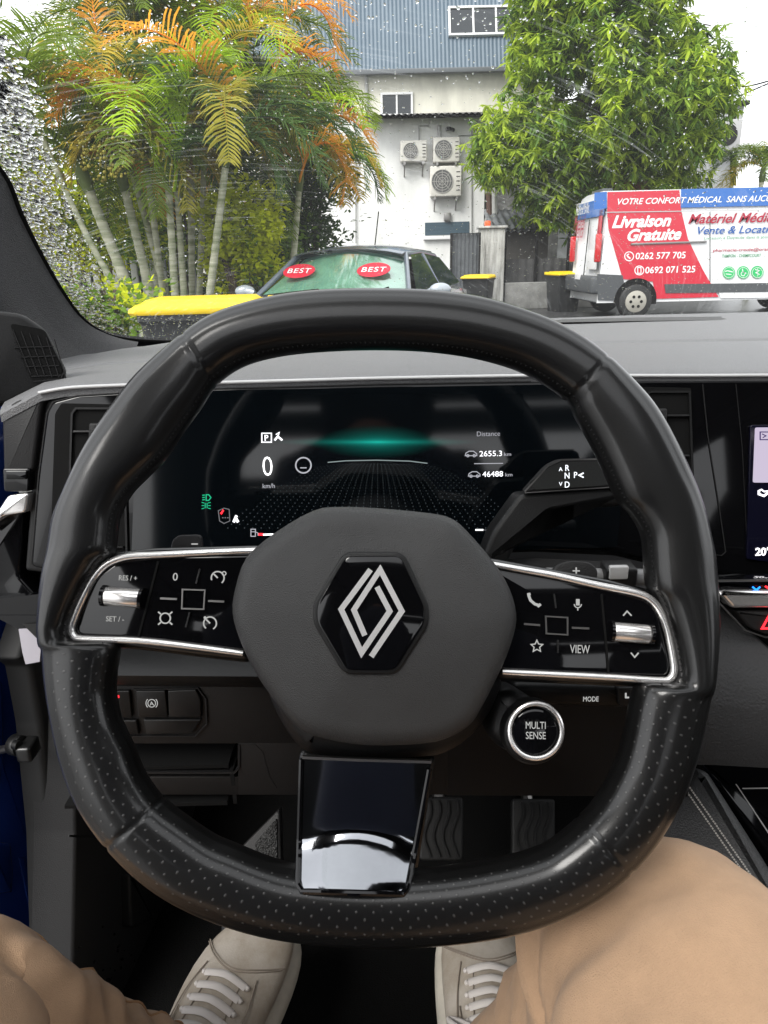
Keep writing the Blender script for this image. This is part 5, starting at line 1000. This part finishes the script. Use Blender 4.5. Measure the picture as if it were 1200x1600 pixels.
palm((370,470), (425,190), 9.8, .050, 'palm behind the clump leaning towards the white building', 9, (4, 4, .3, 1.6, 1, 1), seed=26, L_=1.2)
def leafblob(mb, c, rad, n, ls, mis, shell=.5, flat=1.0, droop=.0, wr=.32):
    for _ in range(n):
        while 1:
            d = V3((random.uniform(-1, 1), random.uniform(-1, 1), random.uniform(-1, 1)))
            if shell*shell < d.length_squared < 1: break
        p = V3((c[0]+d.x*rad[0], c[1]+d.y*rad[1], c[2]+d.z*rad[2])); nr = 1
        ax = (d.normalized()*.6+V3((random.gauss(0, 1), random.gauss(0, 1), random.gauss(0, .6)-droop))).normalized(); L_ = ls*random.uniform(.7, 1.3); sd = ax.cross(V3((random.gauss(0, .4), random.gauss(0, .4), 1))).normalized()*L_*wr; mid = p+ax*L_*.5
        n0 = len(mb.V); mb.V += [p, mid+sd, p+ax*L_, mid-sd]; mb.F += [(n0, n0+1, n0+2), (n0, n0+2, n0+3)]; mi = random.choice(mis); mb.M += [mi]*2
def bush(c, rad, n, ls, mats, label, seed, name='shrub', grp=None):
    random.seed(seed); t = thing(name, V3((c[0], c[1], 0)), label, 'shrub', grp); g = MB(); k = 26
    for _ in range(k):
        a = V3([max(-.72, min(.72, random.gauss(0, .42))) for _ in range(3)]); q = random.uniform(.28, .5); leafblob(g, (c[0]+a.x*rad[0], c[1]+a.y*rad[1], max(.2, c[2]+a.z*rad[2])), [x*q for x in rad], n//k, ls, range(len(mats)) if random.random() < .5 else [0], .35)
    g.obj('foliage', mats, t, smooth=0)
    g = MB()
    for _ in range(5): p = V3((c[0]+random.uniform(-.3, .3)*rad[0], c[1], 0)); g.tube([p, p+V3((random.uniform(-.3, .3), 0, c[2]+.5*rad[2]))], .02, 5)
    _split(g, 'stem', M['bark'], t)
M['bark'] = mat('brown_bark', (.09, .065, .045), .9, bump=(20, 1, .03), var=(6, .4))
LIME = leafmat('shrub_lime', (.55, .60, .015), .5); LG = leafmat('shrub_green', (.14, .25, .02)); DG = leafmat('shrub_dark', (.035, .075, .018))
def wp(px, py, D): p = at(px, py, D); return (p.x, p.y, max(.5, p.z))
bush(wp(378, 372, 8.0), (.42, .35, .50), 5500, .075, [LIME, LIME, LG], 'bright lime green shrub glowing between the palm stems', 1, grp='shrubs behind the palms')
bush(wp(392, 430, 9.6), (.65, .5, .65), 4200, .09, [LG, LIME, DG], 'mid green shrub at the foot of the palms beside the parked car', 2, grp='shrubs behind the palms')
bush(wp(255, 330, 10.2), (1.0, .5, .9), 5200, .08, [LG, LIME, LIME], 'mixed green shrub behind the thick palm trunks', 3, grp='shrubs behind the palms')
bush(wp(110, 330, 9.0), (1.0, .6, .8), 4200, .08, [LIME, LG], 'yellow green shrub behind the raindrops at the far left', 4, grp='shrubs behind the palms')
bush(wp(478, 345, 11.4), (.72, .6, 1.0), 8000, .09, [DG, LG, DG], 'dark shrub between the pale palm and the white building', 5, grp='shrubs behind the palms')
bush(wp(300, 200, 12.4), (2.1, .8, 1.5), 9000, .13, [DG, DG, LG], 'tall dark hedge tree filling the gaps between palm crowns', 6, grp='shrubs behind the palms')
bush(wp(290, 400, 12.0), (2.4, .6, 1.1), 7000, .11, [DG, LG, DG], 'low dark hedge running behind the palm stems', 7, grp='shrubs behind the palms')
bush(wp(150, 486, 5.2), (.45, .35, .28), 2200, .06, [LG, LIME], 'low green shrub at the lower left corner of the windscreen', 8)
bush(wp(0, 260, 13), (1.3, .8, 2.2), 7000, .12, [DG, LG], 'dark shrub far left behind the dense raindrops', 9, grp='shrubs behind the palms')
# pale fence at the far left
t = thing('slatted_fence', V3((-5.2, 10.2, 0)), 'pale vertical slat fence at far left behind the raindrops', 'fence'); g = MB()
for k in range(40): g.box((-7.6+k*.13, 10.2, .62), (.045, .02, .62), bev=.008)
g.obj('slats', mat('pale_slat', (.42, .43, .42), .7, var=(2, .3)), t); g = MB(); g.box((-5.0, 10.24, .3), (2.7, .02, .04)); g.box((-5.0, 10.24, 1.0), (2.7, .02, .04)); g.obj('rails', M['plastic2'], t)
# ---------------- leafy tree
from mathutils import noise as noise_
TD = 19.2; random.seed(5); tb = at(905, 480, TD); tree = thing('leafy_tree', V3((tb.x, TD, 0)), 'big leafy green tree with hanging lance shaped leaves above the van', 'tree')
TL = [leafmat('tree_fresh', (.44, .56, .05), .45), leafmat('tree_mid', (.26, .38, .04), .4), leafmat('tree_dark', (.11, .20, .03), .35), leafmat('tree_flush', (.30, .14, .04), .3)]
g = MB(); b0 = V3((tb.x, TD, 0)); g.tube(spline([b0, b0+V3((.05, 0, 1.6)), b0+V3((.15, 0, 3.4)), b0+V3((.3, 0, 6.0)), b0+V3((.4, 0, 8.0))], 5), [.17-.006*i for i in range(21)], 12)
tips = []
for k in range(26):
    z = random.uniform(2.4, 7.6); st_ = b0+V3((.1*z/1.5, 0, z)); a = random.uniform(0, 6.28); L_ = random.uniform(1.4, 2.7); e = st_+V3((math.cos(a)*L_, math.sin(a)*L_*.8, random.uniform(.2, .9))); m_ = (st_+e)/2+V3((0, 0, .15)); g.tube(spline([st_, m_, e], 4), [.045-.004*i for i in range(9)], 6); tips.append(e)
g.obj('trunk', M['bark'], tree, smooth=50)
out_px = [(745,225),(760,200),(800,165),(818,120),(815,60),(812,0),(820,-80),(870,-160),(960,-190),(1020,-150),(1050,-60),(1055,20),(1085,60),(1112,95),(1126,130),(1110,200),(1125,235),(1100,268),(1060,288),(985,296),(935,300),(900,345),(870,350),(820,315),(775,285),(755,255)]
oc = [(at(x, y, TD).x, at(x, y, TD).z) for x, y in out_px]
def inside(x, z):
    c = False; n = len(oc)
    for i in range(n):
        (x1, z1), (x2, z2) = oc[i], oc[i-1]
        if (z1 > z) != (z2 > z) and x < (x2-x1)*(z-z1)/(z2-z1)+x1: c = not c
    return c
xs = [p[0] for p in oc]; zs = [p[1] for p in oc]; cxm = (min(xs)+max(xs))/2; g = MB(); cnt = 0; nodesl = []
while cnt < 1080:
    x = random.uniform(min(xs), max(xs)); z = random.uniform(min(zs), max(zs))
    if not inside(x, z) or noise_.noise(V3((x*.75, z*.75, 4))) < -.33: continue
    dd = min(math.hypot(x-a, z-b) for a, b in oc); th = .5+2.2*min(1, dd/1.7); y = TD+th*random.uniform(-1, 1)
    nodesl.append(V3((x, y, z))); cnt += 1
def rosette(p, n, ls, mi, hang):
    for i in range(n):
        a = random.uniform(0, 6.283); el = R(random.uniform(-55, 35)); ax = V3((math.cos(a)*math.cos(el), math.sin(a)*math.cos(el), math.sin(el)-hang)).normalized(); L_ = ls*random.uniform(.75, 1.25); sd = ax.cross(V3((0, 0, 1)))
        sd = (sd.normalized() if sd.length > .05 else V3((1, 0, 0)))*L_*.13; nrm = sd.cross(ax).normalized()*L_*.06; q = p+V3((random.gauss(0, .015), random.gauss(0, .015), random.gauss(0, .015))); tip = q+ax*L_+V3((0, 0, -L_*.22))
        n0 = len(g.V); g.V += [q, q+ax*L_*.35+sd-nrm, q+ax*L_*.38, q+ax*L_*.35-sd-nrm, q+ax*L_*.72+sd*.8-nrm+V3((0, 0, -L_*.06)), q+ax*L_*.72-sd*.8-nrm+V3((0, 0, -L_*.06)), tip]
        g.F += [(n0, n0+1, n0+2), (n0, n0+2, n0+3), (n0+1, n0+4, n0+6, n0+2), (n0+2, n0+6, n0+5, n0+3)]; g.M += [mi]*4
for p in nodesl:
    r_ = random.uniform(.24, .50); front = (TD-p.y); bright = random.random() < .42
    for k in range(random.randint(5, 8)):
        d = V3((random.gauss(0, 1), random.gauss(0, 1), random.gauss(0, .8))).normalized()*r_; q = p+d; mi = random.choices((0, 1, 2), (6, 3, 1) if bright else (.6, 5, 3))[0]
        rosette(q, random.randint(8, 11), .25, mi, .25)
for _ in range(26): q = at(random.uniform(960, 1020), random.uniform(282, 297), TD-.9); rosette(q, 7, .15, 3, 0)
g.obj('crown', TL, tree, smooth=0)
# small palm at the right edge
palm((1185,330), (1190,285), 19, .10, 'distant feathery palm at the right edge above the van', 12, (5, 3, 0, .3, .6, 2), seed=40, L_=1.4)
# ============================================================ DRIVER
TAN = mat('tan_cotton', (.47, .30, .18), .85, bump=(1100, .8, .0007), var=(38, .13), sheen=.1)
SKIN = mat('skin', (.22, .10, .06), .5)
def chain(name, nodes_, edges, mt, parent, sub=2):
    me = bpy.data.meshes.new(name); off = wl(parent) if parent else V3((0, 0, 0)); me.from_pydata([V3(n[0])-off for n in nodes_], edges, []); me.materials.append(mt)
    o = bpy.data.objects.new(name, me); COL.objects.link(o)
    if parent: o.parent = parent
    sk_ = o.modifiers.new('skin', 'SKIN'); sk_.use_smooth_shade = True
    for i, n in enumerate(nodes_): me.skin_vertices[0].data[i].radius = n[1] if isinstance(n[1], tuple) else (n[1], n[1])
    me.skin_vertices[0].data[0].use_root = True
    s_ = o.modifiers.new('smooth', 'SUBSURF'); s_.levels = sub; s_.render_levels = sub; return o
# joints, placed from the photo
hipc = V3((-.02, -.20, .66)); RK = Q(1085, 1562, .40); LK = Q(-105, 1645, .50)
lt = Q(432, 1446, .86); rt = Q(742, 1436, .88)
lh = V3((lt.x-.10, lt.y-.262, lt.z-.07)); rh = V3((rt.x-.012, rt.y-.275, rt.z-.06))
LA = lh+(lt-lh)*.16+V3((0, -.01, .11)); RA = rh+(rt-rh)*.16+V3((.01, -.01, .11))
LHp = hipc+V3((-.10, .02, 0)); RHp = hipc+V3((.11, .02, 0))
LT, RT = lt, rt
import bmesh as _b
nodes_ = [(hipc, .10), (LHp, .07), (RHp, .07), (LK, .05), (RK, .05), (LA, .030), (RA, .030), (lerp(LA, LT, .45)+V3((0, 0, -.02)), .014), (lerp(RA, RT, .45)+V3((0, 0, -.02)), .014), (hipc+V3((0, -.05, .25)), .11), (hipc+V3((0, -.07, .48)), .12), (hipc+V3((0, -.06, .60)), .05)]
edges = [(0, 1), (0, 2), (1, 3), (2, 4), (3, 5), (4, 6), (5, 7), (6, 8), (0, 9), (9, 10), (10, 11)]
me = bpy.data.meshes.new('person'); me.from_pydata([n[0] for n in nodes_], edges, []); me.materials.append(SKIN); person = bpy.data.objects.new('person', me); COL.objects.link(person)
tag(person, 'seated driver seen from the lap down in tan trousers and off-white sneakers', 'person')
sk_ = person.modifiers.new('skin', 'SKIN'); sk_.use_smooth_shade = True
bm = bmesh.new(); bm.from_mesh(me); lay = bm.verts.layers.skin.verify()
bm.verts.ensure_lookup_table()
for i, n in enumerate(nodes_): bm.verts[i][lay].radius = (n[1], n[1]); bm.verts[i][lay].use_root = (i == 0)
bm.to_mesh(me); bm.free()
s_ = person.modifiers.new('smooth', 'SUBSURF'); s_.levels = 2; s_.render_levels = 2
# trousers: one lofted leg each, with a knee and wrinkles
from mathutils import noise
def leg(name, path, rad, seed, folds, squash=1.0):
    P = spline(path, 16); m = len(P); k_ = len(path)-1; rr = [rad[min(k_, int(i/16))]*(1-(i % 16)/16)+rad[min(k_, int(i/16)+1)]*((i % 16)/16) for i in range(m)]
    # smooth the radii
    for _ in range(6): rr = [rr[0]]+[(rr[i-1]+2*rr[i]+rr[i+1])/4 for i in range(1, m-1)]+[rr[-1]]
    g = MB(); n0 = None; rings = []; NSG = 72; s_acc = 0
    for i, p in enumerate(P):
        t = (P[min(i+1, m-1)]-P[max(i-1, 0)]).normalized()
        if n0 is None: n0 = V3((0, 0, 1)).cross(t).normalized()
        n0 = (n0-t*n0.dot(t)).normalized(); b0 = t.cross(n0); ring = []
        if i: s_acc += (p-P[i-1]).length
        for k in range(NSG):
            a = 2*math.pi*k/NSG; d = n0*math.cos(a)+b0*math.sin(a)*squash; q = p+d*rr[i]
            w_ = noise.noise(V3((q.x*9+seed, q.y*9, q.z*9)))*.011 + noise.noise(V3((q.x*24+seed, q.y*24, q.z*24)))*.0032 + (abs(noise.noise(V3((s_acc*34+a*.9, a*1.3+seed, seed))))-.25)*-.009*min(1, max(.15, abs(s_acc-.30)*5))
            for (fs, fa, fw, fl, amp) in folds:   # fold ridge: at s, angle, width, length
                ds = (s_acc-fs-.25*fw*math.sin(a-fa)); da = (a-fa+math.pi) % (2*math.pi)-math.pi; w_ += amp*math.exp(-(ds/fw)**2-(da/fl)**2)
            ring.append(q+d*w_)
        rings.append(ring)
    g.loft(rings, True, False, True); return g
lg = leg('l', [LHp+V3((0, -.02, .02)), lerp(LHp, LK, .55)+V3((-.01, 0, .03)), LK+V3((0, 0, .0)), lerp(LK, LA, .30)+V3((0, 0, .012)), lerp(LK, LA, .7), LA+V3((.01, .01, -.01))], [.10, .09, .074, .072, .068, .066], 3, [(.50, 2.2, .016, .9, -.005), (.55, 2.0, .014, .8, .005), (.60, 2.5, .014, .8, -.004), (.73, 2.4, .015, .8, -.005), (.58, 1.6, .012, .7, .008), (.63, 1.2, .01, .6, -.006), (.70, 2.0, .012, .7, .006), (.80, 1.4, .01, .8, .006), (.88, 1.8, .008, .7, .005)])
rg_ = leg('r', [RHp+V3((0, -.02, .02)), lerp(RHp, RK, .55)+V3((.01, 0, .035)), RK+V3((0, 0, .0)), lerp(RK, RA, .30)+V3((-.005, .015, .0)), lerp(RK, RA, .7), RA+V3((0, .0, .01))], [.105, .098, .080, .070, .062, .058], 8, [(.50, .5, .013, .9, -.011), (.56, .3, .012, .9, .010), (.62, .4, .012, .8, -.010), (.68, .5, .012, .8, .009), (.42, 1.0, .016, .7, -.006), (.36, 1.3, .018, .8, .006), (.31, 1.9, .013, .7, -.005), (.26, 1.3, .014, .9, -.006), (.40, 2.1, .014, .6, .005), (.30, 1.6, .02, .8, .006), (.52, 3.0, .012, .8, -.006), (.60, 2.6, .01, .9, .007), (.66, 2.2, .010, .8, -.006)])
tr_ = MB(); tr_.V = []; 
for g_ in (lg, rg_): tr_.add(g_.V, g_.F)
tr_.ball(hipc+V3((0, -.03, 0)), .17, 24, 14, axes=(1.1, .9, .75)); tro = tr_.obj('trousers', TAN, person, smooth=80)
# seams on the trousers
g = MB()
for src, kk in ((lg, 20), (rg_, 52)):
    P_ = [src.V[i*72+kk] for i in range(34, len(src.V)//72-1)]; c_ = [sum((src.V[i*72+j] for j in range(0, 72, 9)), V3((0, 0, 0)))/8 for i in range(34, len(src.V)//72-1)]
    g.tube([p+(p-c).normalized()*.0004 for p, c in zip(P_, c_)], .0012, 6)
_split(g, 'seam', mat('seam_thread', (.36, .21, .11), .9), tro, smooth=60)
# shirt on the torso
g = MB(); c = hipc; g.loft([[c+V3((a*math.cos(t)*1.35, -.06+b*math.sin(t), z)) for t in [k/24*2*math.pi for k in range(24)]] for z, a, b in ((.02, .135, .14), (.15, .13, .14), (.32, .14, .14), (.46, .15, .13), (.52, .12, .10), (.56, .06, .06))]); g.obj('shirt', mat('navy_shirt', (.012, .015, .03), .9), person, smooth=60)
# shoes
SH = mat('offwhite_leather', (.47, .425, .37), .55, bump=(500, .35, .0008), var=(22, .3, (.33, .28, .22))); SO = mat('cream_sole', (.60, .56, .48), .6, var=(20, .25)); SMm = mat('dark_seam_thread', (.26, .22, .18), .8); LCm = mat('shoe_lace', (.62, .58, .55), .8); SKm = mat('lilac_sock', (.42, .42, .50), .9, bump=(1500, .8, .001))
def shoe(heel, toe, upv, label, side):
    ax = (toe-heel).normalized(); L_ = (toe-heel).length; sd = ax.cross(V3(upv)).normalized(); up = sd.cross(ax)
    t = thing('sneaker', heel, label, 'shoe', 'off-white sneakers')
    def ring(s, hw, z0, z1, off=0, n=28, e=.75):
        c = heel+ax*(s*L_)+sd*off; r = []
        for k in range(n):
            a = 2*math.pi*k/n; x = math.cos(a); z = math.sin(a); xx = abs(x)**e*(1 if x > 0 else -1); zz = abs(z)**(e if z < 0 else .9)*(1 if z > 0 else -1); r.append(c+sd*xx*hw*(1-.22*max(0, z))+up*((z0+z1)/2+zz*(z1-z0)/2))
        return r
    prof_ = [(-.02, .020, .025, .06, 0), (.0, .030, .018, .085, 0), (.06, .036, .014, .10, 0), (.2, .037, .014, .10, 0), (.36, .040, .014, .095, .002), (.5, .046, .014, .083, .004), (.64, .051, .014, .070, .006), (.78, .051, .014, .060, .005), (.9, .043, .015, .052, .001), (.97, .028, .018, .044, -.003), (1.0, .012, .022, .034, -.005)]
    g = MB(); g.loft([ring(s, hw, z0, z1, o*side) for s, hw, z0, z1, o in prof_]); up_o = g.obj('upper', SH, t, smooth=80, sub=1)
    g = MB(); g.loft([ring(s, hw+.007, -.006, .028, o*side, e=.35) for s, hw, z0, z1, o in [(-.045, .015, 0, 0, 0)]+prof_+[(1.025, .006, 0, 0, -.006)]]); g.obj('sole', SO, t, smooth=60, sub=1)
    def surf(s, x, lift=0):   # top surface point at station s, lateral x
        for (s0, h0, _a, z0, o0), (s1, h1, _b2, z1, o1) in zip(prof_, prof_[1:]):
            if s0 <= s <= s1: q = (s-s0)/(s1-s0); hw = h0+(h1-h0)*q; zt_ = z0+(z1-z0)*q; o = (o0+(o1-o0)*q)*side; break
        zb2 = .014; u = min(.95, abs(x)/hw); return heel+ax*(s*L_)+sd*(x+o)+up*((zt_+zb2)/2+(zt_-zb2)/2*(1-u**2.2)**.5+lift)
    g = MB()
    for pth in ([(.80, -.046), (.745, -.026), (.715, 0), (.745, .026), (.80, .046)], [(.81, -.047), (.755, -.026), (.725, 0), (.755, .026), (.81, .047)], [(.72, .030), (.60, .036), (.45, .036)], [(.72, -.030), (.60, -.036), (.45, -.036)], [(.68, -.018), (.5, -.020), (.36, -.022)], [(.68, .018), (.5, .020), (.36, .022)], [(.55, .034), (.42, .030), (.3, .030)], [(.55, -.034), (.42, -.030), (.3, -.030)]):
        g.tube(spline([surf(s, x, .0003) for s, x in pth], 5), .0008, 5)
    g.obj('stitch_seam', SMm, up_o)  # seam lines drawn in dark thread
    g = MB()
    for k in range(6):
        s = .68-k*.048; g.tube(spline([surf(s, -.024, .001), surf(s+.01, 0, .005), surf(s, .024, .001)], 4), .0042, 8, sq=.45)
    for k in range(6):
        for q in (-1, 1): g.ball(surf(.68-k*.048, q*.026, .001), .0028, 8, 6)
    for q in (-1, 1): g.tube(spline([surf(.36, 0, .008), surf(.42, q*.03, .022), surf(.50, q*.045, .014), surf(.46, q*.025, .008), surf(.38, 0, .008)], 5), .0030, 8); g.tube(spline([surf(.36, 0, .008), surf(.30, q*.03, .014), surf(.34, q*.052, .004)], 5), .0030, 8)
    g.obj('laces', LCm, t, smooth=60)
    g = MB(); rgs = []
    for z, r_ in ((.085, .036), (.11, .040), (.118, .036), (.10, .031)): rgs.append([heel+ax*(.14*L_+math.cos(a)*r_*1.45)+sd*math.sin(a)*r_+up*(z+.006*math.cos(a)) for a in [k/24*2*math.pi for k in range(24)]])
    g.loft(rgs, caps=False); g.obj('collar', SH, t, smooth=60)
    return t
def heel_of(A): return A
shoe(lh, lt, (0, -.25, 1), 'left off-white sneaker with loose laces on the foot rest', -1)
shoe(rh, rt, (0, -.25, 1), 'right off-white sneaker below the steering wheel by the pedals', 1)
g = MB(); 
for A, hl, tt in ((LA, lh, lt), (RA, rh, rt)):
    c0 = hl+(tt-hl)*.14+V3((0, 0, .085)); g.tube(spline([c0+(tt-hl)*.14+V3((0, 0, -.03)), c0+(tt-hl)*.04, lerp(c0, A, .5)+V3((0, -.01, .03)), A+V3((0, 0, .05))], 4), [.020, .026, .031, .034, .036, .037, .038, .038, .038, .038, .038, .038, .038], 20)
_split(g, 'sock', SKm, person, smooth=60)
# floor mat
fm = MB(); fm.pslab([(0, 0), (1, 0), (1, 1), (0, 1)], PL(V3((0, 0, 0)), (0, 0, 1)), 0, 1) if 0 else None
fm.box((-.10, .52, .338), (.26, .34, .006), bev=.005); tag(fm.obj('floor_mat', M['carpet']), 'black carpet floor mat under the sneakers', 'floor mat')
